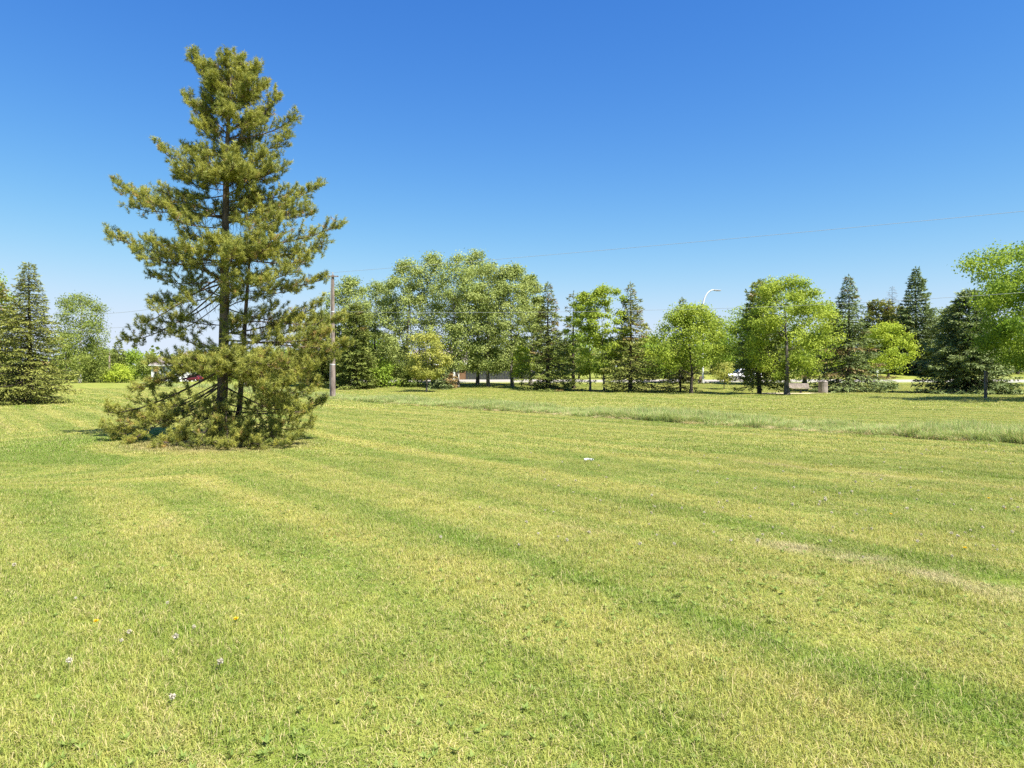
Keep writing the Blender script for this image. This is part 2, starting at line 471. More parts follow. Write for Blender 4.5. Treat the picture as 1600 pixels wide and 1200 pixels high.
def deciduous(name, label, px, D, top, hw, base_px=None, prof='round', n=9000, leaf=.17, clumps=90, mat=M_ELM,
              wmat=M_BARKG, tr=None, clr=None, seed=1, cat='tree', group=None, fork=False, sq=1.0, gap=.42, stems=1, cl=1.0):
    """px, D: trunk column and distance; top: row of the tip; hw: half width of the crown in photo pixels; clr: row of the crown's underside"""
    rg = np.random.default_rng(seed)
    x0, y0 = wx(px, D), D
    z0 = zf(x0, y0)
    H = wz(top, D) - z0
    R = hw / F * D
    cb = (wz(clr, D) - z0) if clr is not None else H * .25
    cb = max(cb, .02 * H)
    root = empty(name, (x0, y0, z0), 0)
    tr = tr if tr else .018 * H + .03
    off = 0.0 if base_px is None else wx(base_px, D) - x0     # crown centre offset from the trunk
    # clump centres
    C = []
    lob = rg.uniform(0, 6.28, 4)
    for k in range(clumps * 8):
        if len(C) >= clumps: break
        t_ = rg.uniform(0.0, 1) ** .9
        a = rg.uniform(0, 2 * math.pi)
        pr = float(PROF[prof](np.array(t_)))
        lobe = 1 + .13 * math.sin(2 * a + lob[0] + 3 * t_) + .11 * math.sin(3 * a + lob[1] + 6 * t_) + .08 * math.sin(5 * a + lob[2])
        rad = R * .97 * pr * lobe * (.22 + .78 * rg.uniform() ** .55)
        c = np.array((off * min(1, .4 + t_) + rad * math.cos(a), rad * math.sin(a) * sq, cb + (H - cb) * (.03 + .93 * t_)))
        md = gap * R * .75
        if any(np.sum((c - q_) ** 2) < (md * .62) ** 2 for q_ in C[-60:]) and rg.uniform() < .8: continue
        C.append(c)
    C = np.array(C)
    # skeleton
    paths = []
    nodes, nrad = [], []
    for sidx in range(stems):
        sa = rg.uniform(0, 6.28)
        sp = 0 if stems == 1 else .18 * R
        th = cb + (H - cb) * (.72 if prof in ('poplar', 'oval') else .42)
        tt = np.linspace(0, 1, 9)
        jx = np.cumsum(rg.normal(0, .006 * H, 9)); jy = np.cumsum(rg.normal(0, .006 * H, 9)); jx -= jx[0]; jy -= jy[0]
        P = np.stack((off * tt ** 2 * .5 + jx + math.cos(sa) * sp * tt * 2, jy + math.sin(sa) * sp * tt * 2, th * tt - .12), -1)
        rd = tr * (1 - .86 * tt ** .85); rd[0] *= 1.35
        paths.append((P, rd))
        for p_, r_ in zip(P[2:], rd[2:]): nodes.append(p_); nrad.append(r_)
    order = np.argsort(np.hypot(C[:, 0] - off * .4, C[:, 1]) + .15 * C[:, 2])
    for i in order:
        c = C[i]
        N = np.array(nodes)
        d = N - c
        hd = np.hypot(d[:, 0], d[:, 1])
        cost = np.linalg.norm(d, axis=1) + np.where(N[:, 2] > c[2] - .25 * hd, 2.5, 0) + .0
        j = int(np.argmin(cost))
        s = N[j]
        m = (s + c) / 2 + np.array((0, 0, .04 * np.linalg.norm(c - s))) + rg.normal(0, .04, 3) * np.linalg.norm(c - s)
        tt = np.linspace(0, 1, 5)[:, None]
        B = (1 - tt) ** 2 * s + 2 * tt * (1 - tt) * m + tt ** 2 * c
        r0 = min(nrad[j] * .7, .03 * np.linalg.norm(c - s) + .012)
        rd = np.linspace(max(r0, .012), .007, 5)
        paths.append((B, rd))
        for b_, r_ in zip(B[2:], rd[2:]): nodes.append(b_); nrad.append(r_)
    # leaves
    per = rg.dirichlet(np.full(len(C), 6.0)) * n
    per = np.maximum(4, per.astype(int))
    ci = np.repeat(np.arange(len(C)), per); m = len(ci)
    cr = R * gap * rg.uniform(.75, 1.3, len(C)) * cl
    g = rg.normal(0, 1, (m, 3)); g = unit(g) * (rg.uniform(0, 1, (m, 1)) ** .42)
    g *= np.array((1, 1, .66)) * np.where(rg.uniform(0, 1, (m, 1)) < .25, 1.5, 1.0)
    pos = C[ci] + g * cr[ci][:, None]
    out = unit(pos - np.array((off * .6, 0, cb + (H - cb) * .45)))
    nrm = unit(rg.normal(0, 1, (m, 3)) * .55 + out * .3 + unit(g) * .6 + np.array((0, 0, .3)))
    ax = rg.normal(0, 1, (m, 3)); ax[:, 2] -= .3
    ax = unit(ax - nrm * np.sum(ax * nrm, 1, keepdims=True))
    sd_ = np.cross(nrm, ax)
    ln = leaf * rg.uniform(.65, 1.35, m)
    pos[:, 2] = np.maximum(pos[:, 2], .05)
    v, f = rhombs(pos - ax * (ln * .5)[:, None], ax, sd_, ln, ln * rg.uniform(.6, .9, m))
    tone = np.clip(rg.normal(.5, .26, len(C)), 0, 1)[ci]
    scatter_parts(root, paths, wmat, v, f, {'tone': tone, 'rnd': rg.uniform(0, 1, m), 'dead': np.zeros(m)}, mat, 6)
    tag(root, label, cat, group)
    return root

def conifer(name, label, px, D, top, hw, mat=M_SPR_O, wmat=M_BARKD, seed=1, clr=.03, step=.22, nb=6, droop=.25, dens=1.0,
            spray=.26, brown=.0, brown_lo=.6, sparse=0.0, bare_to=0.0, cat='tree', group=None, power=.85, thin=.085, upturn=.35, ragged=.22):
    rg = np.random.default_rng(seed)
    x0, y0 = wx(px, D), D
    z0 = zf(x0, y0)
    H = wz(top, D) - z0
    R = hw / F * D * 1.16
    root = empty(name, (x0, y0, z0), 0)
    paths = [(np.stack((np.cumsum(np.r_[0, rg.normal(0, .01, 9)]), np.cumsum(np.r_[0, rg.normal(0, .01, 9)]), np.linspace(-.15, H, 10)), -1),
              np.r_[(.014 * H + .05) * np.linspace(1.2, .12, 9), .01])]
    cs, axs, sds, lns, wds, tones, deads = [], [], [], [], [], [], []
    z = max(H * clr, .15)
    lopa = rg.uniform(0, 6.28)
    while z < H * .985:
        t_ = z / H
        rmax = R * (1 - t_) ** power * (1 + .10 * math.sin(z * 2.3 + seed)) + .10
        if t_ < .12: rmax *= .78 + 1.8 * t_
        k = nb if t_ < .85 else max(3, nb - 2)
        a0 = rg.uniform(0, 6.28)
        for b in range(k):
            a = a0 + b * 2 * math.pi / k + rg.normal(0, .18)
            if rg.uniform() < sparse: continue
            L = rmax * rg.uniform(1 - ragged * 1.7, 1 + ragged * .7) * (1 + .12 * math.sin(a + lopa))
            if L < .08: continue
            dr = droop * (1 - t_) - upturn * max(0, t_ - .55)
            n = 7
            tt = np.linspace(0, 1, n)
            rr = L * tt
            zz = z + L * (-dr * tt * 1.35 + .55 * max(dr, .1) * tt ** 2.6) + rg.normal(0, .02)
            zz = np.maximum(zz, .06)
            P = np.stack((rr * math.cos(a), rr * math.sin(a), zz), -1)
            if L > .35: paths.append((P[[0, 3, 6]], np.array((.010 + .010 * L, .009 + .004 * L, .006))))
            dead = 1.0 if (rg.uniform() < .65 * brown * (1 if t_ > brown_lo else .3)) else 0.0
            tone = np.clip(rg.normal(.45 + .15 * t_, .22), 0, 1)
            ns = max(4, int(L / (.074 / dens)))
            s = np.clip(np.sqrt(rg.uniform(bare_to ** 2, 1, ns)), 0, 1)
            fi = s * (n - 1); i0 = np.minimum(fi.astype(int), n - 2); fr = (fi - i0)[:, None]
            base = P[i0] * (1 - fr) + P[i0 + 1] * fr
            d = unit(P[i0 + 1] - P[i0])
            lat = np.array((-math.sin(a), math.cos(a), 0))
            reach = np.minimum(.16 + .42 * L * (1.05 - s), .8)
            for rep in range(3):
                sg = rg.choice((-1., 1.), ns)[:, None]
                off = rg.uniform(0, 1, ns)
                tw = unit(d * .75 + lat * sg * rg.uniform(.5, 1.1, (ns, 1)) + np.array((0, 0, -.10)) + rg.normal(0, .16, (ns, 3)))
                c = base + tw * (reach * off)[:, None]
                c[:, 2] -= .18 * off * reach
                ax = unit(tw + rg.normal(0, .3, (ns, 3)) + np.array((0, 0, -.12 if rep else .1)))
                sd_ = unit(np.cross(ax, rg.normal(0, .45, (ns, 3)) + np.array((0, 0, 1.))))
                cs.append(c); axs.append(ax); sds.append(sd_)
                lns.append(spray * rg.uniform(.6, 1.25, ns)); wds.append(thin * rg.uniform(.7, 1.3, ns))
                tones.append(np.full(ns, tone)); deads.append(np.full(ns, dead) * rg.uniform(.5, 1, ns))
        z += step * rg.uniform(.75, 1.25) * (1.0 if t_ < .8 else .7)
    # leader
    ns = 14
    cs.append(np.stack((rg.normal(0, .03, ns), rg.normal(0, .03, ns), H - rg.uniform(0, .5, ns)), -1))
    axs.append(unit(rg.normal(0, .35, (ns, 3)) + np.array((0, 0, 1.)))); sds.append(unit(rg.normal(0, 1, (ns, 3))))
    lns.append(np.full(ns, spray * .8)); wds.append(np.full(ns, thin * .8)); tones.append(np.full(ns, .5)); deads.append(np.zeros(ns))
    c, ax, sd_, ln, wd = map(np.concatenate, (cs, axs, sds, lns, wds))
    c[:, 2] = np.maximum(c[:, 2], .05)
    v, f = rhombs(c, ax, sd_, ln, wd)
    v[:, 2] = np.maximum(v[:, 2], .01)
    scatter_parts(root, paths, wmat, v, f, {'tone': np.concatenate(tones), 'rnd': rg.uniform(0, 1, len(c)), 'dead': np.concatenate(deads)}, mat, 5)
    tag(root, label, cat, group)
    return root

# ---- the big pine standing alone on the left
def big_pine():
    rg = np.random.default_rng(11)
    D0 = 17.4
    root = empty('pine_tree', (PINE_X, PINE_Y, zf(PINE_X, PINE_Y)))
    org = np.array(root.location)
    def pt(px, py, dd=0.0):
        D = D0 + dd
        return np.array((wx(px, D), D, wz(py, D))) - org
    tpx = np.array([(345, 693), (347, 640), (349, 560), (351, 470), (351, 400), (353, 320), (354, 250), (357, 190), (360, 140), (361, 105)], float)
    trk = np.array([pt(a, b, .03 * math.sin(i * 1.7)) for i, (a, b) in enumerate(tpx)])
    trk[0, 2] = -.12
    trad = np.array((.165, .135, .125, .115, .10, .082, .065, .045, .028, .012))
    v, q = tubes([(trk, trad)], 14)
    link('trunk', mesh_np('trunk', v, q, smooth=True), M_BARKP, root)
    stem = np.array([pt(362, 694, .35), pt(374, 640, .4), pt(379, 570, .4), pt(383, 500, .35), pt(388, 430, .3), pt(392, 380, .3)])
    stem[0, 2] = -.1
    v, q = tubes([(stem, np.array((.085, .07, .06, .05, .035, .018)))], 10)
    link('stem', mesh_np('stem', v, q, smooth=True), M_BARKP, root)
    def on_trunk(py):
        i = np.interp(-py, -tpx[:, 1], np.arange(len(tpx)))
        j = min(int(i), len(tpx) - 2); f_ = i - j
        return trk[j] * (1 - f_) + trk[j + 1] * f_
    L_ = [  # start row, tip column, tip row, depth offset, foliage density, start of foliage
        (160, 304, 88, .1, 1.2, .2), (150, 350, 88, -.15, 1.2, .2), (150, 371, 92, .15, 1.2, .2), (165, 400, 106, -.1, 1.3, .2), (150, 322, 104, .25, 1.1, .2),
        (170, 330, 125, -.35, 1.2, .15), (175, 390, 130, -.4, 1.2, .15), (165, 412, 132, .1, 1.1, .2), (150, 385, 112, .35, 1.1, .2),
        (205, 293, 152, .25, .9, .25), (205, 432, 150, .2, 1.1, .25), (225, 461, 183, 0, 1.1, .25), (235, 450, 214, -.4, 1.1, .25), (215, 306, 192, -.5, 1.1, .2),
        (215, 350, 170, -.6, 1.3, .2), (220, 395, 182, -.6, 1.3, .2), (215, 415, 180, .6, 1., .25), (210, 320, 180, .6, 1., .25),
        (262, 247, 228, .25, 1.1, .25), (275, 278, 262, -.6, 1.2, .2), (275, 442, 262, -.5, 1.2, .2), (265, 303, 240, -.8, 1.2, .2), (262, 412, 243, -.8, 1.2, .2),
        (255, 358, 235, -1.0, 1.3, .2), (262, 290, 235, .7, 1., .25), (268, 430, 245, .8, 1., .25), (290, 330, 268, -1.0, 1.1, .25), (290, 390, 272, -1.1, 1.1, .25),
        (328, 185, 289, .2, 1.3, .35), (330, 218, 308, -.9, 1.3, .3), (335, 498, 288, 0, 1.2, .35), (335, 474, 318, -1.0, 1.2, .3), (330, 262, 318, .9, 1., .3), (325, 250, 296, -.4, 1.1, .3),
        (335, 446, 322, 1.0, .9, .3), (345, 270, 340, -1.3, 1.1, .3), (345, 430, 345, -1.4, 1.1, .3), (340, 205, 322, .7, .8, .4), (345, 485, 335, .6, .8, .4), (330, 455, 300, -.4, 1.1, .35),
        (400, 172, 369, .3, 1.1, .35), (392, 530, 352, 0, 1.1, .4), (405, 215, 396, -.9, 1.1, .3), (400, 503, 384, -.8, 1.2, .35), (405, 290, 385, -1.7, 1.3, .25),
        (400, 425, 378, -1.7, 1.4, .25), (400, 362, 388, -2.0, 1.5, .25), (405, 250, 405, 1.2, .7, .35), (405, 465, 395, 1.3, .8, .35), (402, 330, 372, -1.5, 1.3, .25), (398, 395, 368, -1.5, 1.3, .25), (410, 480, 405, -1.2, 1., .35), (395, 235, 378, -.6, 1., .35),
        (425, 238, 430, .5, .7, .45), (440, 506, 436, .2, 1.1, .45), (440, 462, 452, .9, .7, .4), (455, 300, 432, 1.3, .6, .4), (430, 452, 425, -1.3, 1.1, .35), (445, 420, 440, -1.8, .8, .4),
        (430, 243, 472, .3, .8, .5), (425, 200, 531, .4, .9, .55), (440, 225, 505, -.2, .8, .55), (460, 262, 505, .9, .6, .5), (470, 472, 498, .7, .7, .45), (480, 432, 478, 1.3, .5, .4), (470, 290, 470, -1.2, .45, .5), (475, 270, 520, -.6, .55, .55),
        (515, 534, 498, -.2, 1.3, .4), (520, 541, 540, -.6, 1.3, .4), (510, 500, 476, .4, 1.1, .4), (525, 512, 520, -1.2, 1.3, .35), (515, 470, 515, 1.4, .8, .4),
        (545, 238, 566, -.8, 1.2, .4), (548, 282, 572, -1.8, 1.4, .3), (552, 330, 572, -2.4, 1.5, .25), (552, 385, 572, -2.5, 1.5, .25), (548, 446, 566, -2.2, 1.5, .3), (546, 484, 572, -1.5, 1.3, .35),
        (552, 496, 598, -.4, 1.2, .4), (562, 214, 606, .1, 1.0, .45), (565, 262, 590, 1.3, .6, .4), (565, 445, 590, 1.7, .9, .35), (552, 306, 560, -1.2, 1.4, .25), (552, 412, 556, -1.3, 1.4, .25), (560, 458, 598, -1.7, 1.1, .35), (556, 360, 556, -1.6, 1.4, .25), (560, 245, 596, -.6, 1., .45), (565, 425, 605, -2.3, 1.1, .35), (548, 520, 560, .3, 1.2, .4),
        (602, 170, 644, -.3, 1.1, .5), (615, 166, 672, -.6, 1.2, .5), (625, 203, 688, -1.2, 1.3, .45), (640, 250, 692, -1.8, 1.3, .4), (645, 308, 697, -2.2, 1.3, .35), (650, 358, 700, -2.3, 1.3, .3), (648, 408, 698, -2.1, 1.3, .35), (640, 452, 688, -1.7, 1.2, .4), (628, 482, 664, -1.0, 1.0, .45),
        (612, 505, 628, .1, .8, .5), (605, 486, 640, .9, .8, .45), (625, 462, 655, 1.6, .8, .4), (620, 250, 655, 1.5, .6, .45), (640, 330, 664, 1.8, .5, .4), (640, 222, 660, -.7, 1.1, .45), (650, 280, 676, -1.3, 1.2, .35), (655, 430, 672, -1.2, 1.2, .35), (655, 385, 680, -1.5, 1.2, .3), (650, 335, 682, -1.4, 1.2, .3), (625, 475, 640, -1.2, 1.1, .4), (600, 476, 612, -1.0, 1.1, .4), (612, 195, 655, .4, 1.0, .5), (640, 182, 684, -.2, 1.1, .5), (615, 450, 640, -1.6, .9, .45),
    ]
    # shorter inner limbs all round, so that the crown has a back and a core
    for k in range(46):
        py = [rg.uniform(125, 300), rg.uniform(200, 400), rg.uniform(260, 400), rg.uniform(400, 560), rg.uniform(130, 340)][k % 5]
        wr = np.interp(py, (100, 180, 260, 300, 380, 560, 600), (35, 75, 90, 120, 135, 140, 140)) * rg.uniform(.45, .8)
        a = rg.uniform(0, 2 * math.pi)
        L_.append((py + wr * .15, 352 + wr * math.cos(a), py - wr * rg.uniform(-.1, .25), wr / 61 * math.sin(a), .6 if 405 < py < 540 else 1.0, .2))
    T, TA, TT, TD = [], [], [], []
    dense = 1.0
    for li, (s_, px, py, dd, den, f0) in enumerate(L_):
        if li < 9: den *= 1.9
        A, B = on_trunk(s_ + (rg.uniform(-16, 20) if s_ < 590 else rg.uniform(-50, 35))), pt(px, py, dd + rg.normal(0, .1))
        B[2] = max(B[2], .12)
        L = np.linalg.norm(B - A)
        hz = np.array((B[0] - A[0], B[1] - A[1], 0)); hz = hz / (np.linalg.norm(hz) + 1e-6)
        steep = abs(B[2] - A[2]) / L
        M1 = A + (B - A) * .4 + np.array((0, 0, -.05 * L)) + rg.normal(0, .055 * L, 3)
        M2 = A + (B - A) * .78 + np.array((0, 0, -.09 * L if steep < .8 else 0)) + rg.normal(0, .025 * L, 3)
        if py > 640: bow = rg.uniform(-.02, .16); M1[2] += bow * L; M2[2] += bow * .8 * L
        M1[2] = max(M1[2], .15); M2[2] = max(M2[2], .12)
        tt = np.linspace(0, 1, 12)[:, None]
        P = (1 - tt) ** 3 * A + 3 * tt * (1 - tt) ** 2 * M1 + 3 * tt ** 2 * (1 - tt) * M2 + tt ** 3 * B
        r0 = (.006 + .0072 * L) * rg.uniform(.65, 1.25)
        paths = [(P, np.linspace(r0, .008, 12))]
        lat = np.cross(np.array((0, 0, 1.)), hz)
        f0 = max(.10, f0 - rg.uniform(.05, .25))
        den *= .72 if s_ > 590 else 1.0
        n = int(L * 5.4 * den * (1 - f0) / .65) + (11 if steep > .6 else 6)
        for k in range(n):
            t_ = f0 + (1 - f0) * ((k + rg.uniform(0, 1)) / n) ** .9
            t_ = min(t_, 1.)
            fi = t_ * 11; i0 = min(int(fi), 10); fr = fi - i0
            b0 = P[i0] * (1 - fr) + P[i0 + 1] * fr
            d = P[i0 + 1] - P[i0]; d /= np.linalg.norm(d) + 1e-9
            sg = 1 if k % 2 else -1
            ll = (.16 + .44 * (1 - t_)) * min(1.0, .45 + .22 * L) * rg.uniform(.6, 1.25) + .08
            if steep > .6:
                la = rg.normal(0, 1, 3); la[2] *= .3
                sd_ = d * .9 + la / (np.linalg.norm(la) + 1e-6) * rg.uniform(.4, .9)
            else:
                sd_ = d * .7 + lat * sg * rg.uniform(.2, 1.0) + np.array((0, 0, rg.normal(.28, .48)))
            sd_ /= np.linalg.norm(sd_)
            e = b0 + sd_ * ll + np.array((0, 0, .10 * ll))
            e[2] = max(e[2], .1)
            mid = (b0 + e) / 2 + rg.normal(0, .02, 3) - np.array((0, 0, .04 * ll))
            paths.append((np.stack((b0, mid, e)), np.array((.008, .006, .004))))
            tone0 = rg.normal(.52, .32)
            nt = 2 + int(ll / .105)
            for j in range(nt):
                g_ = .25 + .75 * (j + .5) / nt
                c = b0 * (1 - g_) ** 2 + 2 * mid * g_ * (1 - g_) + e * g_ ** 2 + rg.normal(0, .035, 3)
                ax = sd_ * .55 + rg.normal(0, .5, 3) + np.array((0, 0, .6))
                T.append(c); TA.append(ax); TT.append(tone0 + rg.normal(0, .14)); TD.append(1.0 if rg.uniform() < .05 else 0.0)
            T.append(e); TA.append(sd_ * .6 + np.array((0, 0, .75)) + rg.normal(0, .2, 3)); TT.append(tone0 + .2); TD.append(0)
        for k in range(4):
            T.append(B + rg.normal(0, .06, 3)); TA.append(unit(B - P[-3]) * .5 + np.array((0, 0, .9)) + rg.normal(0, .3, 3)); TT.append(.6); TD.append(0)
        for k in range(int(L * 3.2)):
            t_ = rg.uniform(.12, .6); p0 = P[int(t_ * 11)]
            p1 = p0 + np.array((rg.normal(0, .14), rg.normal(0, .14), -rg.uniform(.05, .4)))
            p1[2] = max(p1[2], .1)
            paths.append((np.stack((p0, (p0 + p1) / 2 + rg.normal(0, .04, 3), p1)), np.array((.005, .004, .0025))))
        v, q = tubes(paths, 5)
        link('limb', mesh_np('limb', v, q, smooth=True), M_BARKP, root)
    T = np.array(T); TA = unit(np.array(TA)); TT = np.array(TT); TD = np.array(TD)
    T[:, 2] = np.maximum(T[:, 2], .06)
    K = 38
    m = len(T)
    ti = np.repeat(np.arange(m), K)
    s = rg.uniform(0, 1, m * K)
    axl = rg.uniform(.10, .17, m)
    ra = unit(np.cross(TA, rg.normal(0, 1, (m, 3)))); rb = np.cross(TA, ra)
    ph = rg.uniform(0, 2 * math.pi, m * K)
    radial = ra[ti] * np.cos(ph)[:, None] + rb[ti] * np.sin(ph)[:, None]
    ndir = unit(TA[ti] * rg.uniform(.35, 1.1, (m * K, 1)) + radial)
    c = T[ti] + TA[ti] * ((s - .4) * axl[ti])[:, None]
    side = unit(np.cross(ndir, rg.normal(0, 1, (m * K, 3))))
    v, f = tris(c, ndir, side, rg.uniform(.06, .105, m * K), np.full(m * K, .0098))
    v[:, 2] = np.maximum(v[:, 2], .005)
    at = {'tone': np.clip(TT, 0, 1)[ti], 'rnd': rg.uniform(0, 1, m * K), 'dead': (TD * .8)[ti]}
    link('crown', mesh_np('crown', v, f, at), M_NEEDLE, root)
    print('pine tufts', m)
    tag(root, 'tall lone pine with drooping lower limbs in the left foreground lawn', 'tree')
big_pine()

# ---- spruces and other conifers, left to right
conifer('spruce_tree', 'dense olive spruce with cone-brown tip at the left edge, right one of the pair', 46, 39, 409, 68, M_SPR_O, seed=3, step=.16, nb=7, droop=.26, spray=.17, brown=.10, brown_lo=.75, power=1.0, thin=.05, dens=1.9, ragged=.3)
conifer('spruce_tree', 'olive spruce cut by the left border of the picture', -6, 41, 436, 62, M_SPR_O, seed=4, step=.18, nb=7, droop=.26, spray=.19, brown=.15, power=.8, thin=.055, dens=1.6, ragged=.3)
conifer('spruce_tree', 'tiny dark pointed spruce far off above the lime bush', 185, 175, 534, 22, M_SPR_D, seed=5, step=.55, nb=6, spray=.7, thin=.25, dens=.45)
conifer('spruce_tree', 'dark green conifer rising behind the wooden utility pole', 556, 72, 474, 31, M_SPR_D, seed=6, step=.2, nb=7, droop=.2, spray=.3, thin=.1, dens=1.1, power=.6, brown=.08)
conifer('pine_tree', 'bushy yellow olive pine half hidden behind the lone pine', 503, 78, 488, 42, M_SPR_O, seed=7, step=.22, nb=7, droop=-.1, spray=.3, thin=.11, dens=1.1, power=.45)
conifer('spruce_tree', 'short dark spruce under the poplars behind the small yellow tree', 690, 72, 575, 17, M_SPR_B, seed=8, step=.16, nb=6, spray=.24, power=.55, thin=.09)
conifer('spruce_tree', 'dark spruce with rust brown upper branches, right beside the poplars', 856, 70, 441, 55, M_SPR_D, seed=9, step=.26, nb=6, droop=.30, spray=.30, brown=.42, brown_lo=.55, power=1.12, thin=.09, sparse=.10, ragged=.3)
conifer('spruce_tree', 'thin sparse spruce with bare lower trunk and rusty top', 896, 73, 456, 27, M_SPR_D, seed=10, step=.36, nb=5, droop=.25, spray=.30, brown=.38, brown_lo=.7, power=.55, thin=.085, sparse=.30, bare_to=.1, ragged=.35, clr=.22)
conifer('spruce_tree', 'olive spruce with rusty right side standing between two green trees', 985, 65.5, 441, 60, M_SPR_O, seed=12, step=.27, nb=6, droop=.28, spray=.30, brown=.24, brown_lo=.5, power=1.14, thin=.09, sparse=.12, ragged=.32, clr=.06)
conifer('spruce_tree', 'dark spruce tip poking above the round bright tree', 1066, 84, 466, 26, M_SPR_D, seed=13, step=.35, nb=6, spray=.34, thin=.12, dens=.8)
conifer('spruce_tree', 'small thin brownish spruce left of the round bright tree', 1063, 66.5, 545, 30, M_SPR_O, seed=14, step=.28, nb=6, droop=.25, spray=.27, brown=.25, brown_lo=.2, sparse=.12, power=.45, clr=.12, thin=.08)
conifer('pine_tree', 'dark drooping conifer in front of the white parked vehicle', 1187, 61.5, 436, 44, M_SPR_D, seed=15, step=.30, nb=6, droop=.26, spray=.30, brown=.12, brown_lo=.3, power=.5, thin=.09, sparse=.13, clr=.10, ragged=.3)
conifer('spruce_tree', 'spruce with brown right flank just right of the litter bin', 1326, 65.5, 430, 69, M_SPR_B, seed=16, step=.25, nb=7, droop=.32, spray=.30, brown=.26, brown_lo=.2, power=1.14, thin=.09, sparse=.08, ragged=.3, clr=.05)
conifer('spruce_tree', 'tall blue green pointed spruce beyond the road', 1431, 112, 417, 54, M_SPR_B, seed=17, step=.46, nb=8, droop=.12, spray=.46, power=1.05, thin=.16, upturn=.5, dens=.85)
conifer('spruce_tree', 'broad blue green spruce in front of the large elm at right', 1514, 61.5, 452, 64, M_SPR_B, seed=18, step=.22, nb=8, droop=.30, spray=.34, power=.62, thin=.11, ragged=.26, clr=.02, dens=1.1)
conifer('dead_conifer', 'bare grey dead conifer top beyond the road', 1394, 120, 448, 22, leafmat('dead_twig', (.13, .10, .08), (.22, .18, .15), None, .1), seed=19, step=.5, nb=5, spray=.3, thin=.04, dens=.35, power=.6)
conifer('pine_tree', 'olive brown pine left of the bare dead conifer', 1372, 118, 468, 34, M_SPR_O, seed=20, step=.42, nb=7, droop=-.05, spray=.5, thin=.19, power=.45, dens=.8, brown=.12)
conifer('pine_tree', 'olive brown pine right of the bare dead conifer', 1404, 124, 478, 30, M_SPR_O, seed=21, step=.42, nb=7, droop=-.05, spray=.5, thin=.19, power=.45, dens=.8, brown=.12)
conifer('pine_tree', 'dark pine tip behind the leafy tree with the thick trunk', 1184, 80, 439, 30, M_SPR_D, seed=22, step=.4, nb=6, droop=0, spray=.38, thin=.15, power=.5, dens=.8)
conifer('spruce_tree', 'dark spruce crown peeking up left of the large elm', 1486, 105, 478, 32, M_SPR_D, seed=23, step=.42, nb=7, droop=.1, spray=.46, thin=.17, power=.6, dens=.8)

# ---- poplar grove
PG = 'poplar grove behind the utility pole'
pops = [(545, 76, 429, 36, 'tall poplar at the left end of the grove, beside the pole'),
        (588, 80, 437, 36, 'slightly lower poplar, second from the left in the grove'),
        (634, 77, 402, 40, 'tall poplar left of the small yellow tree'),
        (676, 79, 391, 42, 'tall poplar rising straight behind the small yellow tree'),
        (716, 74.5, 394, 44, 'poplar with thick forked pale trunk right of the small yellow tree'),
        (746, 80, 388, 44, 'highest poplar at the middle of the grove'),
        (763, 75, 402, 40, 'poplar with dark straight trunk in front of the grey fence'),
        (801, 75, 410, 40, 'poplar with grey trunk at the right end of the grey fence'),
        (829, 79, 422, 24, 'narrow poplar at the right end of the grove')]
for i, (px, D, top, hw, lab) in enumerate(pops):
    low = 588 if px > 700 else 597
    deciduous('poplar_tree', lab, px, D, top, hw * 1.18, None, 'poplar', n=19000, leaf=.17, clumps=155, mat=M_POP, wmat=M_BARKG, tr=.22, clr=low, seed=40 + i, group=PG, gap=.235)

# ---- other leafy trees
deciduous('leafy_tree', 'small yellow green tree standing before the poplar grove', 666, 66, 520, 37, None, 'round', 7000, .15, 62, M_YEL, M_BARKG, .11, 592, 61, gap=.23)
deciduous('leafy_tree', 'slim young bright green tree left of the rusty topped spruce', 815, 73, 538, 20, None, 'oval', 2600, .16, 40, M_LIME, M_BARKD, .07, 595, 62, gap=.36)
deciduous('shrub', 'rust tinged low shrub beside the short dark spruce', 706, 72, 584, 10, None, 'dome', 900, .14, 18, M_RUST, M_BARKD, .03, 606, 63, 'shrub', gap=.4)
deciduous('elm_tree', 'bright domed tree with thin left trunk between two spruces', 922, 67.5, 449, 34, 920, 'round', 9500, .165, 66, M_ELM, M_BARKG, .13, 590, 64, gap=.215)
deciduous('elm_tree', 'bright domed tree with leaning right trunk between two spruces', 944, 66, 445, 38, 946, 'round', 11000, .165, 70, M_ELM, M_BARKG, .13, 585, 65, gap=.215)
deciduous('elm_tree', 'round bright green tree below the curved street lamp', 1080, 62, 477, 68, 1082, 'dome', 21000, .155, 115, M_ELM, M_BARKD, .17, 575, 66, gap=.19)
deciduous('leafy_tree', 'tiny young yellow green tree before the white parked vehicle', 1131, 71, 568, 22, None, 'round', 1500, .15, 28, M_YEL, M_BARKD, .06, 594, 67, gap=.4)
deciduous('maple_tree', 'large leafy tree with thick straight trunk left of the bench', 1230, 58, 430, 77, 1230, 'oval', 26000, .15, 140, M_ELM, M_BARKG, .23, 592, 68, gap=.175)
deciduous('maple_tree', 'leafy tree with dark forked trunk directly behind the bench', 1257, 81, 458, 58, 1268, 'round', 11000, .19, 84, M_ELM, M_BARKD, .28, 590, 69, gap=.20)
deciduous('leafy_tree', 'leafy tree hidden behind the dark drooping conifer', 1166, 84, 478, 36, None, 'round', 6000, .2, 80, M_ELMD, M_BARKD, .2, 575, 70, gap=.3)
deciduous('leafy_tree', 'low spreading lime green tree across the road right of the bin', 1388, 103, 503, 45, None, 'dome', 8000, .24, 76, M_LIME, M_BARKD, .2, 582, 71, gap=.215)
deciduous('elm_tree', 'very large bright elm filling the right edge of the picture', 1684, 44, 360, 166, 1692, 'crownup', 86000, .145, 290, M_ELMD, M_BARKD, .36, 580, 72, gap=.125)
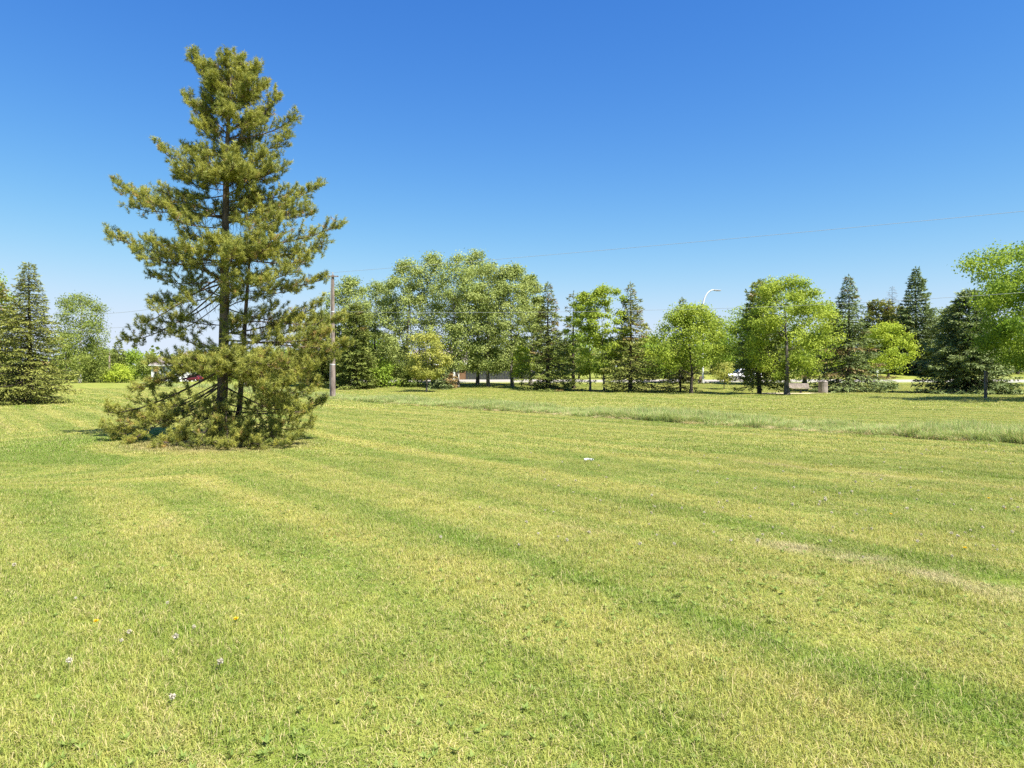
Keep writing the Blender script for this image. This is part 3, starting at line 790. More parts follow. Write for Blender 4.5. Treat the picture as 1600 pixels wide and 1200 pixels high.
deciduous('leafy_tree', 'olive green tree between the blue spruce and the large elm', 1466, 126, 482, 34, None, 'round', 6000, .28, 80, M_GRN, M_BARKD, .2, 570, 73, gap=.3)
deciduous('leafy_tree', 'bright leafy tree at the far left border behind the spruces', -42, 44, 405, 56, None, 'round', 8000, .17, 90, M_ELMD, M_BARKG, .18, 600, 74, gap=.28)
deciduous('birch_tree', 'tall pale birch in the far left distance behind the lamp post', 124, 150, 456, 46, None, 'oval', 14000, .30, 150, M_GRN, M_BARKW, .3, 580, 75, gap=.26)
deciduous('leafy_tree', 'olive leafy tree between the left spruces and the lamp post', 104, 142, 520, 28, None, 'oval', 5000, .3, 60, M_GRN, M_BARKD, .2, 596, 76, gap=.32)
deciduous('leafy_tree', 'green bushy tree just right of the far lamp post', 146, 156, 534, 26, None, 'dome', 5000, .32, 60, M_GRN, M_BARKD, .2, 596, 77, gap=.32)
deciduous('shrub', 'rounded lime green bush in the far left distance', 183, 152, 571, 23, None, 'dome', 4500, .26, 60, M_LIME, M_BARKD, .08, 598, 78, 'shrub', gap=.32)
deciduous('shrub', 'grey green bush between lamp post and lime bush', 150, 150, 562, 22, None, 'dome', 3000, .26, 40, M_GRN, M_BARKD, .08, 597, 79, 'shrub', gap=.34)
for i, (px, D, top, hw, m_, lab) in enumerate([(600, 75, 566, 30, M_ELMD, 'dark green bush filling the foot of the second poplar'), (641, 76, 572, 26, M_GRN, 'dull green bush left of the small yellow tree'), (524, 82, 558, 24, M_GRN, 'green bush just right of the utility pole foot'),
        (1035, 108, 566, 26, M_ELMD, 'green bush across the road right of the olive spruce'), (1330, 108, 556, 26, M_ELMD, 'green bush across the road behind the brown flanked spruce')]):
    deciduous('shrub', lab, px, D, top, hw, None, 'dome', 3200, .17 if D < 90 else .24, 36, m_, M_BARKD, .06, 606 if D < 90 else 590, 150 + i, 'shrub', gap=.34)
EDGE = 'leafy trees lining the far side of the meadow behind the lone pine'
for i, (px, D, top, hw, m_, lab) in enumerate([
        (170, 185, 545, 24, M_GRN, 'distant leafy tree directly behind the small brown pole'), (208, 190, 548, 24, M_ELMD, 'distant leafy tree right of the tiny dark spruce'),
        (236, 188, 555, 22, M_GRN, 'distant leafy tree left of the white house'), (318, 186, 552, 26, M_GRN, 'distant leafy tree behind the dark red car'),
        (352, 190, 556, 24, M_ELMD, 'distant leafy tree straight behind the trunk of the lone pine'), (392, 185, 548, 28, M_GRN, 'distant leafy tree just right of the trunk of the lone pine'),
        (436, 180, 545, 28, M_ELMD, 'distant leafy tree behind the right limbs of the lone pine'), (470, 160, 540, 26, M_GRN, 'distant leafy tree left of the bushy olive pine')]):
    deciduous('leafy_tree', lab, px, D, top, hw, None, 'dome', 3200, .42, 45, m_, M_BARKD, .25, 595, 90 + i, group=EDGE, gap=.36)
BACK = 'trees on the far side of the road behind the park'
for i, (px, D, top, hw, m_, lab) in enumerate([
        (575, 96, 520, 40, M_ELMD, 'tree across the road behind the two leftmost poplars'), (612, 98, 528, 36, M_GRN, 'tree across the road left of the brown house'),
        (872, 112, 528, 40, M_GRN, 'tree across the road between the rusty topped spruce and the sparse spruce'), (905, 118, 520, 38, M_ELMD, 'tree across the road right behind the sparse spruce'),
        (960, 112, 530, 42, M_GRN, 'tree across the road behind the right domed tree'), (1012, 118, 525, 40, M_ELMD, 'tree across the road filling the gap right of the olive spruce'),
        (1052, 116, 535, 40, M_GRN, 'tree across the road behind the small thin brownish spruce'), (1110, 120, 488, 34, M_GRN, 'tree across the road showing just right of the curved street lamp'),
        (1150, 114, 500, 36, M_ELMD, 'tree across the road behind the white parked car'), (1212, 116, 505, 40, M_GRN, 'tree across the road behind the thick straight trunk'),
        (1292, 118, 470, 38, M_ELMD, 'tree across the road above the litter bin'), (1330, 122, 500, 40, M_GRN, 'tree across the road behind the brown flanked spruce'),
        (1530, 118, 500, 46, M_ELMD, 'tree across the road behind the broad blue green spruce'), (1590, 112, 490, 50, M_ELMD, 'tree across the road under the large elm at the right border'),
        (1640, 116, 470, 50, M_GRN, 'tree across the road cut off by the right border'), (790, 124, 530, 46, M_GRN, 'tree behind the right half of the grey fence'), (740, 126, 535, 40, M_ELMD, 'tree behind the left end of the grey fence')]):
    deciduous('leafy_tree', lab, px, D, top, hw, None, 'dome', 4200, .30, 60, m_, M_BARKD, .22, 588 - (8 if px > 1200 else 0), 110 + i, group=BACK, gap=.33)

# far woods that close the view on both sides: one mass
rg = np.random.default_rng(77)
cs = []
for k in range(900):
    a = rg.uniform(-62, 62)
    D = rg.uniform(205, 270)
    x = math.tan(math.radians(a)) * D * .9
    h = rg.uniform(5, 12) * (.75 if -75 < x < 0 else 1)
    m = 34
    g = unit(rg.normal(0, 1, (m, 3))) * rg.uniform(.4, 1, (m, 1)) * np.array((4.0, 3, h * .5))
    cs.append(np.array((x, D, zf(x, D) + h * .5)) + g)
c = np.concatenate(cs); m = len(c)
ax = unit(rg.normal(0, 1, (m, 3))); sd_ = unit(np.cross(ax, rg.normal(0, 1, (m, 3))))
ln = rg.uniform(.9, 1.8, m)
v, f = rhombs(c, ax, sd_, ln, ln * .8)
v[:, 2] = np.maximum(v[:, 2], 0)
tone = np.repeat(rg.uniform(0, 1, 900), 34)
wood = link('distant_woods', mesh_np('distant_woods', v, f, {'tone': tone, 'rnd': rg.uniform(0, 1, m), 'dead': np.zeros(m)}), M_GRN)
tag(wood, 'belt of far green woods closing the horizon', 'woods', None, 'stuff')

# ------------------------------------------------------------------ poles, lamp, wires
M_POLE = bark('pole_wood', (.12, .09, .075), (.29, .235, .20), 5)
M_GALV = plain('galvanised', (.62, .62, .62), .45, .5, .3, var=.06)
M_WHITE = plain('white_paint', (.62, .62, .61), .45, .5, var=.04)
M_DARK = plain('dark_metal', (.05, .05, .055), .5, .5, .3)
M_WIRE = plain('wire', (.30, .31, .33), .6, .3)
M_GREYP = plain('grey_pole', (.34, .33, .31), .6, .4)

PX, PD = wx(520, 50.4), 50.4
pz = zf(PX, PD)
PH = wz(430, PD) - pz
up = empty('utility_pole', (PX, PD, pz))
v, q = tubes([(np.stack((np.linspace(0, .0, 8), np.zeros(8), np.linspace(-.3, PH, 8)), -1), np.linspace(.215, .10, 8))], 16)
link('pole', mesh_np('pole', v, q, smooth=True), M_POLE, up)
bm = bmesh.new(); cyl(bm, (0, 0, PH), (0, 0, PH + .03), .10, .06); bm_obj('pole_cap', bm, M_POLE, up)
bm = bmesh.new(); cyl(bm, (.0, 0, PH + .03), (0, 0, PH + .15), .02, .02, 8); cyl(bm, (0, 0, PH + .10), (0, 0, PH + .22), .055, .035, 12); bm_obj('insulator', bm, M_GREYP, up)
bm = bmesh.new(); box(bm, (0, -.12, PH - .10), (.9, .07, .09)); bm_obj('crossarm', bm, M_POLE, up, bevel=.008)
for zz in (2.7, 6.6):
    bm = bmesh.new(); cyl(bm, (0, 0, zz), (0, 0, zz + .07), .205 - .0115 * zz + .012, .205 - .0115 * zz + .012); bm_obj('strap', bm, M_GALV, up)
bm = bmesh.new(); cyl(bm, (-.19, -.08, .1), (-.12, -.06, PH - .3), .025, .025, 8); bm_obj('ground_wire_guard', bm, M_GREYP, up)
tag(up, 'weathered wooden utility pole beside the lone pine', 'pole')

def wire(name, label, pts, r=.014, sag=.0, n=14):
    P = []
    for (a, b) in zip(pts[:-1], pts[1:]):
        a, b = np.array(a), np.array(b)
        for k in range(n):
            t_ = k / n
            p = a + (b - a) * t_; p[2] -= sag * 4 * t_ * (1 - t_)
            P.append(p)
    P.append(np.array(pts[-1]))
    P = np.array(P)
    v, q = tubes([(P, np.full(len(P), r))], 6)
    return tag(link(name, mesh_np(name, v, q, smooth=True), M_WIRE), label, 'wire', 'overhead lines on the utility pole')
topz, lowz = pz + PH + .2, pz + 6.65
def along(px, py, D): return (wx(px, D), D, wz(py, D))
wire('power_line', 'thin overhead power line rising from the pole top toward the right border', [(PX, PD, topz), along(1600, 330, 31.0), along(2300, 262, 22)], .009, .10)
wire('power_line', 'thin overhead power line falling from the pole top to the far left', [(PX, PD, topz), along(235, 483, 74.0), along(165, 490, 79), along(40, 500, 92)], .016, .05)
wire('cable', 'lower cable strung from the pole across the trees to the right border', [(PX, PD, lowz), along(1040, 484, 41), along(1600, 457, 31.0), along(2300, 425, 22)], .008, .12)
wire('cable', 'lower cable running from the pole to the far left', [(PX, PD, lowz), along(225, 508, 76), along(180, 512, 80), along(40, 520, 95)], .016, .05)

# curved street lamp
SD = 83.0
sx = wx(1098, SD); sz = zf(sx, SD)
SH = wz(453, SD) - sz
lamp = empty('street_lamp', (sx, SD, sz))
arm = wx(1112, SD) - sx
zb = SH - 2.3
tt = np.linspace(0, 1, 14)
curve = np.stack((1.35 * (1 - np.cos(tt * math.pi / 2)) ** 1.0, np.zeros(14), zb + 2.3 * np.sin(tt * math.pi / 2)), -1)
pole = np.vstack((np.array([(0, 0, .3), (0, 0, zb * .5)]), curve))
v, q = tubes([(pole, np.linspace(.135, .06, len(pole)))], 12)
link('pole', mesh_np('pole', v, q, smooth=True), M_WHITE, lamp)
bm = bmesh.new(); cyl(bm, (0, 0, -.3), (0, 0, .55), .27, .24); bm_obj('base', bm, M_CONC, lamp, bevel=.02)
bm = bmesh.new()
vs = box(bm, (1.78, 0, SH - .03), (.95, .30, .16))
for v_ in vs:
    if v_.co.z < SH - .03: v_.co.x = 1.78 + (v_.co.x - 1.78) * .85
    if v_.co.x > 2.0 and v_.co.z > SH: v_.co.z -= .07
head = bm_obj('lamp_head', bm, M_GREYP, lamp, bevel=.03)
bm = bmesh.new(); box(bm, (1.88, 0, SH - .125), (.5, .2, .05)); bm_obj('lens', bm, plain('lens', (.5, .5, .48), .2, .5), head, bevel=.015)
boxmesh('hand_hole_box', (-.28, 0, .45), (.28, .3, .9), plain('rust_box', (.16, .11, .08), .7), lamp, .02)
tag(lamp, 'white curved street lamp rising above the round bright tree', 'street lamp')

# far lamp post on the left, far wooden pole
fx, fD = wx(126, 165), 165
fz = zf(fx, fD)
fl = empty('street_lamp', (fx, fD, fz))
hh = wz(536, fD) - fz
P = np.array([(0, 0, -.2), (0, 0, hh * .5), (0, 0, hh), (.25, 0, hh + .9), (.9, 0, hh + 1.7), (2.0, 0, hh + 2.2)])
v, q = tubes([(P, np.array((.22, .19, .16, .12, .10, .08)))], 10)
link('pole', mesh_np('pole', v, q, smooth=True), M_GREYP, fl)
bm = bmesh.new(); box(bm, (2.35, 0, hh + 2.22), (.9, .35, .2)); bm_obj('lamp_head', bm, M_GREYP, fl, bevel=.03)
tag(fl, 'thin grey lamp post standing far off before the pale birch', 'street lamp')
wx2, wD = wx(171, 172), 172
w2 = empty('utility_pole', (wx2, wD, zf(wx2, wD)))
h2 = wz(551, wD)
bm = bmesh.new(); cyl(bm, (0, 0, -.2), (0, 0, h2), .26, .17); bm_obj('pole', bm, M_POLE, w2, smooth=True)
boxmesh('crossarm', (0, -.2, h2 - .35), (1.6, .14, .16), M_POLE, w2, .01)
tag(w2, 'distant small brown wooden pole above the lime bush', 'pole')

# ------------------------------------------------------------------ bench, bin, posts
M_PLANK = bark('weathered_plank', (.20, .165, .145), (.37, .31, .275), 6)
BD = 63.6
bx = wx(1251, BD); bz = zf(bx, BD)
bench = empty('park_bench', (bx, BD, bz + .02), math.radians(4))
W = 1.95
def slat(bm_c, s, rx=0.0):
    return boxmesh('slat', bm_c, s, M_PLANK, bench, .008, 0, rx)
for i in range(5): slat((0, -.24 + i * .105, .44), (W, .092, .045))
for i in range(4): slat((0, .30 + i * .035, .53 + i * .105), (W, .04, .092), -.3)
for s in (-1, 1):
    boxmesh('bracket', (s * .62, -.02, .395), (.05, .5, .045), M_DARK, bench, .005)
    boxmesh('back_support', (s * .62, .34, .63), (.05, .035, .56), M_DARK, bench, .005, 0, -.3)
boxmesh('cross_bar', (0, -.02, .345), (1.4, .08, .055), M_DARK, bench, .005)
boxmesh('leg', (0, 0, .16), (.14, .14, .32), M_DARK, bench, .008)
boxmesh('base_plate', (0, 0, -.005), (.36, .36, .03), M_DARK, bench, .004)
tag(bench, 'weathered grey wood park bench on a single pedestal', 'bench')

bnx = wx(1286, 62.5); bn = empty('litter_bin', (bnx, 62.5, zf(bnx, 62.5) + .02))
bm = bmesh.new(); cyl(bm, (0, 0, .06), (0, 0, 1.0), .34, .34, 20); bm_obj('liner', bm, M_DARK, bn)
me0 = None
for k in range(18):
    a = 2 * math.pi * k / 18
    if me0 is None:
        bm = bmesh.new(); box(bm, (0, 0, 0), (.118, .035, .98)); bmesh.ops.bevel(bm, geom=bm.edges[:], offset=.008, segments=1, affect='EDGES')
        me0 = bpy.data.meshes.new('slat'); bm.to_mesh(me0); bm.free(); me0.materials.append(M_PLANK)
    o = link('slat', me0, None, bn, (math.cos(a) * .38, math.sin(a) * .38, .57 + (.01 if k % 3 else -.012)))
    o.rotation_euler = (0, 0, a + math.pi / 2)
for zz in (.25, .9):
    v, q = tubes([(np.stack((.362 * np.cos(np.linspace(0, 2 * math.pi, 25)), .362 * np.sin(np.linspace(0, 2 * math.pi, 25)), np.full(25, zz)), -1), np.full(25, .015))], 6)
    link('hoop', mesh_np('hoop', v, q), M_DARK, bn)
bm = bmesh.new(); cyl(bm, (0, 0, 1.05), (0, 0, 1.10), .42, .40, 24); cyl(bm, (0, 0, 1.10), (0, 0, 1.20), .36, .20, 24); bm_obj('lid', bm, plain('bin_lid', (.26, .22, .20), .6), bn)
bm = bmesh.new(); box(bm, (-.1, -.30, 1.145), (.22, .12, .07)); bm_obj('dark_opening', bm, M_DARK, bn)  # solid dark block painted in for the unlit opening of the lid
boxmesh('foot', (0, 0, .02), (.3, .3, .08), M_DARK, bn)
tag(bn, 'round wooden slatted litter bin beside the park bench', 'litter bin')

px_ = wx(1540, 49.5)
pp = empty('wooden_post', (px_, 49.5, zf(px_, 49.5)))
M_POST = bark('post_wood', (.09, .08, .075), (.20, .175, .155), 8)
boxmesh('post', (0, 0, .9), (.16, .16, 2.2), M_POST, pp, .012)
bm = bmesh.new(); box(bm, (.02, -.095, 1.75), (.19, .025, .42)); bm_obj('board', bm, M_POST, pp, bevel=.005)
boxmesh('marker', (0, -.095, .03), (.08, .02, .07), M_WHITE, pp)
tag(pp, 'dark squared wooden post with narrow board before the broad spruce', 'post')

px_ = wx(1371, 86.0)
pp = empty('marker_post', (px_, 86.0, zf(px_, 86.0)))
boxmesh('post', (0, 0, .75), (.07, .07, 1.7), M_WHITE, pp, .006)
boxmesh('sign_plate', (0, -.05, 1.38), (.28, .015, .36), M_GALV, pp, .004)
tag(pp, 'slim white roadside marker post by the pale road', 'post')

# ------------------------------------------------------------------ cars
M_GLASS = plain('car_glass', (.03, .035, .04), .08, .8, var=.02)
M_TYRE = plain('tyre', (.02, .02, .02), .8, .2)
M_RIM = plain('rim', (.5, .5, .52), .3, .5, .8)
M_RED = plain('tail_lamp', (.5, .03, .03), .25, .5)
M_HEAD = plain('head_lamp', (.8, .8, .78), .15, .6)
M_CARW = plain('white_car_paint', (.76, .77, .79), .3, .5, var=.02)
M_CARR = plain('maroon_car_paint', (.09, .015, .02), .3, .5, var=.05)
def car(name, label, px, D, paint, rz, lift=.04):
    x = wx(px, D)
    r = empty(name, (x, D, zf(x, D) + lift), rz)
    L, Wd = 4.7, 1.84                     # nose towards -x
    low = [(-2.35, .42), (-2.30, .78), (-2.05, .92), (-1.15, 1.03), (1.2, 1.06), (2.28, 1.02), (2.35, .75), (2.32, .40), (1.85, .28), (-1.9, .26)]
    def extr(pts, w0, w1, zmid=.6):
        bm = bmesh.new()
        a = [bm.verts.new((p[0], -w0 * (1 if p[1] < zmid else w1), p[1])) for p in pts]
        b = [bm.verts.new((p[0], w0 * (1 if p[1] < zmid else w1), p[1])) for p in pts]
        bm.faces.new(a); bm.faces.new(b[::-1])
        n = len(pts)
        for i in range(n): bm.faces.new((a[i], b[i], b[(i + 1) % n], a[(i + 1) % n]))
        bmesh.ops.recalc_face_normals(bm, faces=bm.faces[:])
        return bm
    body = bm_obj('body', extr(low, Wd / 2, .96, .9), paint, r, bevel=.04, smooth=True)
    cab = [(-1.15, 1.0), (-.42, 1.62), (.1, 1.70), (1.45, 1.68), (2.15, 1.12), (2.2, 1.0)]
    bm_obj('cabin', extr(cab, Wd / 2 - .06, .86, 1.3), paint, r, bevel=.03, smooth=True)
    for s in (-1, 1):
        for nm, w in (('window', [(-.85, 1.10), (-.38, 1.53), (.18, 1.58), (.18, 1.10)]), ('window', [(.26, 1.10), (.26, 1.58), (.98, 1.57), (1.02, 1.10)]), ('window', [(1.10, 1.12), (1.06, 1.56), (1.40, 1.55), (1.82, 1.14)])):
            bm = bmesh.new()
            def yy(z): return s * ((Wd / 2 - .06) * (1 if z < 1.3 else .86) + .012) if True else 0
            vs = []
            for p in w:
                y_ = s * ((Wd / 2 - .06) * (1 - .14 * np.clip((p[1] - 1.0) / .62, 0, 1)) + .03)
                vs.append(bm.verts.new((p[0], y_, p[1])))
            g = bm.faces.new(vs); bmesh.ops.solidify(bm, geom=[g], thickness=.012)
            bm_obj(nm, bm, M_GLASS, r)
        for xx in (-1.42, 1.42):
            bm = bmesh.new(); cyl(bm, (xx, s * (Wd / 2 - .20), .33), (xx, s * (Wd / 2 + .01), .33), .33, .33, 24); wh = bm_obj('wheel', bm, M_TYRE, r, bevel=.02)
            bm = bmesh.new(); cyl(bm, (xx, s * (Wd / 2 + .0), .33), (xx, s * (Wd / 2 + .025), .33), .21, .19, 16); bm_obj('rim', bm, M_RIM, wh)
        boxmesh('headlight', (-2.24, s * .66, .76), (.16, .34, .14), M_HEAD, r, .02)
        boxmesh('tail_light', (2.30, s * .80, .90), (.10, .18, .26), M_RED, r, .02)
        boxmesh('mirror', (-.75, s * 1.0, 1.08), (.12, .18, .13), paint, r, .02)
    bm = bmesh.new(); vs = [bm.verts.new(p) for p in ((-1.10, -.72, 1.06), (-1.10, .72, 1.06), (-.47, .64, 1.60), (-.47, -.64, 1.60))]
    g = bm.faces.new(vs); bmesh.ops.translate(bm, vec=(-.03, 0, .02), verts=bm.verts[:]); bmesh.ops.solidify(bm, geom=[g], thickness=.01); bm_obj('windscreen', bm, M_GLASS, r)
    boxmesh('bumper', (-2.33, 0, .42), (.12, 1.6, .2), M_DARK, r, .03)
    boxmesh('bumper', (2.33, 0, .42), (.12, 1.6, .2), M_DARK, r, .03)
    tag(r, label, 'car')
    return r
car('parked_car', 'white car parked on the road behind the dark drooping conifer', 1160, 92.0, M_CARW, math.radians(2))
car('parked_car', 'small dark red car far away, glimpsed through the lone pine', 301, 172, M_CARR, math.radians(-12))

# ------------------------------------------------------------------ houses and fences
M_ROOFB = bark('roof_shingle', (.13, .11, .10), (.26, .22, .20), 4)
M_BRICKW = plain('brown_siding', (.19, .105, .06), .8, .2, var=.15)
M_WSIDE = plain('white_siding', (.74, .75, .77), .7, .2, var=.04)
M_TRIM = plain('white_trim', (.72, .71, .68), .6, .3, var=.04)
def house(name, label, px, D, w, d, h, ridge, wall, rz=0.0, wins=(), door=None, zadd=0.0):
    x = wx(px, D)
    r = empty(name, (x, D, zf(x, D) + zadd), rz)
    boxmesh('wall', (0, 0, h / 2 - .3), (w, d, h + .6), wall, r)
    bm = bmesh.new()
    ov = .5
    pr = [(-d / 2 - ov, h - .12), (0, ridge), (d / 2 + ov, h - .12), (d / 2 + ov, h - .30), (0, ridge - .22), (-d / 2 - ov, h - .30)]
    a = [bm.verts.new((-w / 2 - .4, p[0], p[1] + .05)) for p in pr]; b = [bm.verts.new((w / 2 + .4, p[0], p[1] + .05)) for p in pr]
    bm.faces.new(a); bm.faces.new(b[::-1])
    for i in range(6): bm.faces.new((a[i], b[i], b[(i + 1) % 6], a[(i + 1) % 6]))
    bmesh.ops.recalc_face_normals(bm, faces=bm.faces[:])
    rf = bm_obj('roof', bm, M_ROOFB, r)
    for s in (-1, 1):
        bm = bmesh.new(); vs = [bm.verts.new((s * (w / 2 - .02), y_, z_)) for y_, z_ in ((-d / 2, h - .02), (d / 2, h - .02), (0, ridge - .25))]
        g = bm.faces.new(vs); bmesh.ops.solidify(bm, geom=[g], thickness=.04 * s); bm_obj('gable', bm, wall, r)
    boxmesh('eave', (0, -d / 2 - ov - .03, h - .17), (w + .8, .06, .24), M_TRIM, r)
    boxmesh('chimney', (w * .2, .6, ridge + .15), (.6, .6, 1.1), M_BRICKW, rf)
    for (cx, cz, ww, hh_) in wins:
        wo_ = boxmesh('window', (cx, -d / 2 - .02, cz), (ww, .06, hh_), M_TRIM, r)
        boxmesh('pane', (cx, -d / 2 - .06, cz), (ww - .2, .03, hh_ - .2), M_GLASS, wo_)
    if door:
        do = boxmesh('door', (door, -d / 2 - .03, 1.0), (.95, .06, 2.0), M_TRIM, r)
        boxmesh('handle', (door + .35, -d / 2 - .08, 1.0), (.05, .05, .12), M_DARK, do)
    return tag(r, label, 'house')
house('house', 'brown sided house with white eave behind the poplar trunks', 688, 108, 8.0, 8, 2.5, 4.6, M_BRICKW, math.radians(3), ((-2.2, 1.4, 1.5, 1.1), (.6, 1.4, 1.3, 1.1)), 2.6)
house('house', 'white house glimpsed through the left branches of the lone pine', 272, 182, 7.5, 8, 4.4, 6.6, M_WSIDE, math.radians(-8), ((-2.4, 1.6, 1.2, 1.2), (-.4, 3.4, 1.3, 1.1)), 1.8)

M_FGREY = bark('dark_shaded_fence_wood', (.03, .032, .033), (.06, .062, .064), 5)  # dark grey wood, its colour lowered further to stand for shade
M_FWOOD = bark('grey_fence_wood', (.24, .20, .17), (.42, .36, .31), 5)
def vfence(label, px0, px1, D0, D1, h, mat, bw=.42):
    a = np.array((wx(px0, D0), D0)); b = np.array((wx(px1, D1), D1))
    L = np.linalg.norm(b - a); d = (b - a) / L
    r = empty('fence', (*a, zf(*a)))
    rz = math.atan2(d[1], d[0])
    me = None
    n = int(L / bw)
    bm = bmesh.new(); box(bm, (0, 0, h / 2), (bw - .02, .03, h)); me = bpy.data.meshes.new('board'); bm.to_mesh(me); bm.free(); me.materials.append(mat)
    for k in range(n):
        p = a + d * (k + .5) * bw
        o = link('board', me, None, r, (p[0] - a[0], p[1] - a[1], zf(*p) - zf(*a) - .05 + .01 * (k % 3)))
        o.rotation_euler = (0, 0, rz)
    for k in range(int(L / 2.6) + 1):
        p = a + d * min(k * 2.6, L)
        boxmesh('post', (p[0] - a[0] + d[1] * .08, p[1] - a[1] + .09, zf(*p) - zf(*a) + h / 2), (.1, .1, h + .1), mat, r)
    tag(r, label, 'fence')
vfence('dark grey board fence behind the poplar trunks', 728, 838, 105, 107, 1.35, M_FGREY)
def hfence(label, px0, px1, D0, D1, h, mat, nb=8, span=2.5):
    a = np.array((wx(px0, D0), D0)); b = np.array((wx(px1, D1), D1))
    L = np.linalg.norm(b - a); d = (b - a) / L
    r = empty('fence', (*a, zf(*a)))
    n = max(1, int(round(L / span)))
    for k in range(n):
        p, q_ = a + d * L * k / n, a + d * L * (k + 1) / n
        zp, zq = zf(*p) - zf(*a), zf(*q_) - zf(*a)
        m = (p + q_) / 2 - a
        bh = h / nb
        for i in range(nb):
            o = boxmesh('board', (m[0], m[1], (zp + zq) / 2 + .08 + bh * (i + .5)), (L / n - .06, .03, bh - .035), mat, r, 0, math.atan2(d[1], d[0]))
        boxmesh('post', (p[0] - a[0], p[1] - a[1] - .06, zp + h / 2), (.13, .13, h + .35), mat, r, 0, math.atan2(d[1], d[0]))
    tag(r, label, 'fence')
hfence('grey wooden fence with horizontal boards across the road at right', 1424, 1640, 121, 114, 1.9, M_FWOOD)

# ------------------------------------------------------------------ grass
def scatter(name, pts, rot, scl, kind, protos, label, cat):
    me = bpy.data.meshes.new(name)
    me.vertices.add(len(pts)); me.vertices.foreach_set('co', np.ascontiguousarray(pts, np.float32).ravel())
    for key, arr in (('rot', rot), ('scl', scl)):
        a = me.attributes.new(key, 'FLOAT_VECTOR', 'POINT'); a.data.foreach_set('vector', np.ascontiguousarray(arr, np.float32).ravel())
    a = me.attributes.new('kind', 'INT', 'POINT'); a.data.foreach_set('value', np.ascontiguousarray(kind, np.int32))
    o = link(name, me)
    ng = bpy.data.node_groups.new(name + '_scatter', 'GeometryNodeTree')
    ng.interface.new_socket('Geometry', in_out='INPUT', socket_type='NodeSocketGeometry')
    ng.interface.new_socket('Geometry', in_out='OUTPUT', socket_type='NodeSocketGeometry')
    N, Lk = ng.nodes, ng.links
    gi, go, jn = N.new('NodeGroupInput'), N.new('NodeGroupOutput'), N.new('GeometryNodeJoinGeometry')
    def na(nm, ty):
        n = N.new('GeometryNodeInputNamedAttribute'); n.data_type = ty; n.inputs[0].default_value = nm
        return n.outputs[0]
    for k, po in enumerate(protos):
        oi = N.new('GeometryNodeObjectInfo'); oi.inputs[0].default_value = po; oi.inputs[1].default_value = True
        ip = N.new('GeometryNodeInstanceOnPoints')
        cp = N.new('FunctionNodeCompare'); cp.data_type = 'INT'; cp.operation = 'EQUAL'
        ii = [s for s in cp.inputs if s.type == 'INT']
        Lk.new(na('kind', 'INT'), ii[0]); ii[1].default_value = k
        Lk.new(gi.outputs[0], ip.inputs['Points']); Lk.new(cp.outputs[0], ip.inputs['Selection'])
        Lk.new(oi.outputs['Geometry'], ip.inputs['Instance'])
        e2r = N.new('FunctionNodeEulerToRotation'); Lk.new(na('rot', 'FLOAT_VECTOR'), e2r.inputs[0])
        Lk.new(e2r.outputs[0], ip.inputs['Rotation']); Lk.new(na('scl', 'FLOAT_VECTOR'), ip.inputs['Scale'])
        Lk.new(ip.outputs[0], jn.inputs[0])
    Lk.new(jn.outputs[0], go.inputs[0])
    md = o.modifiers.new('scatter', 'NODES'); md.node_group = ng
    tag(o, label, cat, None, 'stuff')
    return o

def blades(name, n, rad, h0, h1, w0, w1, lean, mat, seed, dead=0.0, clumps=0, bend=.5):
    rg = np.random.default_rng(seed)
    a = rg.uniform(0, 2 * math.pi, n); r = rad * np.sqrt(rg.uniform(0, 1, n))
    b = np.stack((r * np.cos(a), r * np.sin(a), np.full(n, -.01)), -1)
    if clumps:
        cc = rg.uniform(-rad, rad, (clumps, 2)) * .75
        ci = rg.integers(0, clumps, n)
        b[:, :2] = cc[ci] + rg.normal(0, rad * .11, (n, 2))
    h = rg.uniform(h0, h1, n)
    th = rg.uniform(0, 2 * math.pi, n)
    ld = np.stack((np.cos(th), np.sin(th), np.zeros(n)), -1)
    sd_ = np.stack((-np.sin(th), np.cos(th), np.zeros(n)), -1)
    tw = rg.uniform(-.8, .8, n)[:, None]
    sd_ = unit(sd_ + ld * tw)
    w = rg.uniform(w0, w1, n)[:, None] * .5
    l1 = rg.uniform(.1, lean, n)[:, None]
    up = np.array((0, 0, 1.))
    m = b + up * (h * .58)[:, None] + ld * l1 * (h * .4)[:, None]
    t_ = b + up * (h * (1 - .25 * l1[:, 0]))[:, None] + ld * (l1 * (1 + bend)) * (h * .8)[:, None]
    V = np.stack((b - sd_ * w, b + sd_ * w, m + sd_ * w * .75, m - sd_ * w * .75, t_), 1).reshape(-1, 3)
    i = np.arange(n)[:, None] * 5
    F3 = np.concatenate((i + [[0, 1, 2]], i + [[0, 2, 3]], i + [[3, 2, 4]]), 1).reshape(-1, 3)
    rn = np.repeat(rg.uniform(0, 1, n), 3)
    at = {'rnd': rn, 'tone': np.repeat(np.clip(rg.normal(.5, .25, n), 0, 1), 3), 'dead': np.repeat((rg.uniform(0, 1, n) < dead).astype(float), 3)}
    me = mesh_np(name, V, F3, at); me.materials.append(mat)
    return bpy.data.objects.new(name, me)

def field(y0, y1, cell, margin, rg):
    ys = np.arange(y0, y1, cell)
    P = []
    for y in ys:
        hw = .78 * y + margin
        xs = np.arange(-hw, hw, cell)
        P.append(np.stack((xs, np.full(len(xs), y)), -1))
    P = np.concatenate(P)
    return P + rg.uniform(-.5, .5, P.shape) * cell

def in_track(P):
    u = P @ DN - TRACK_U; v = P @ DD - TRACK_V
    return (np.abs(u) < .16) & (np.abs(v) < 1.4)

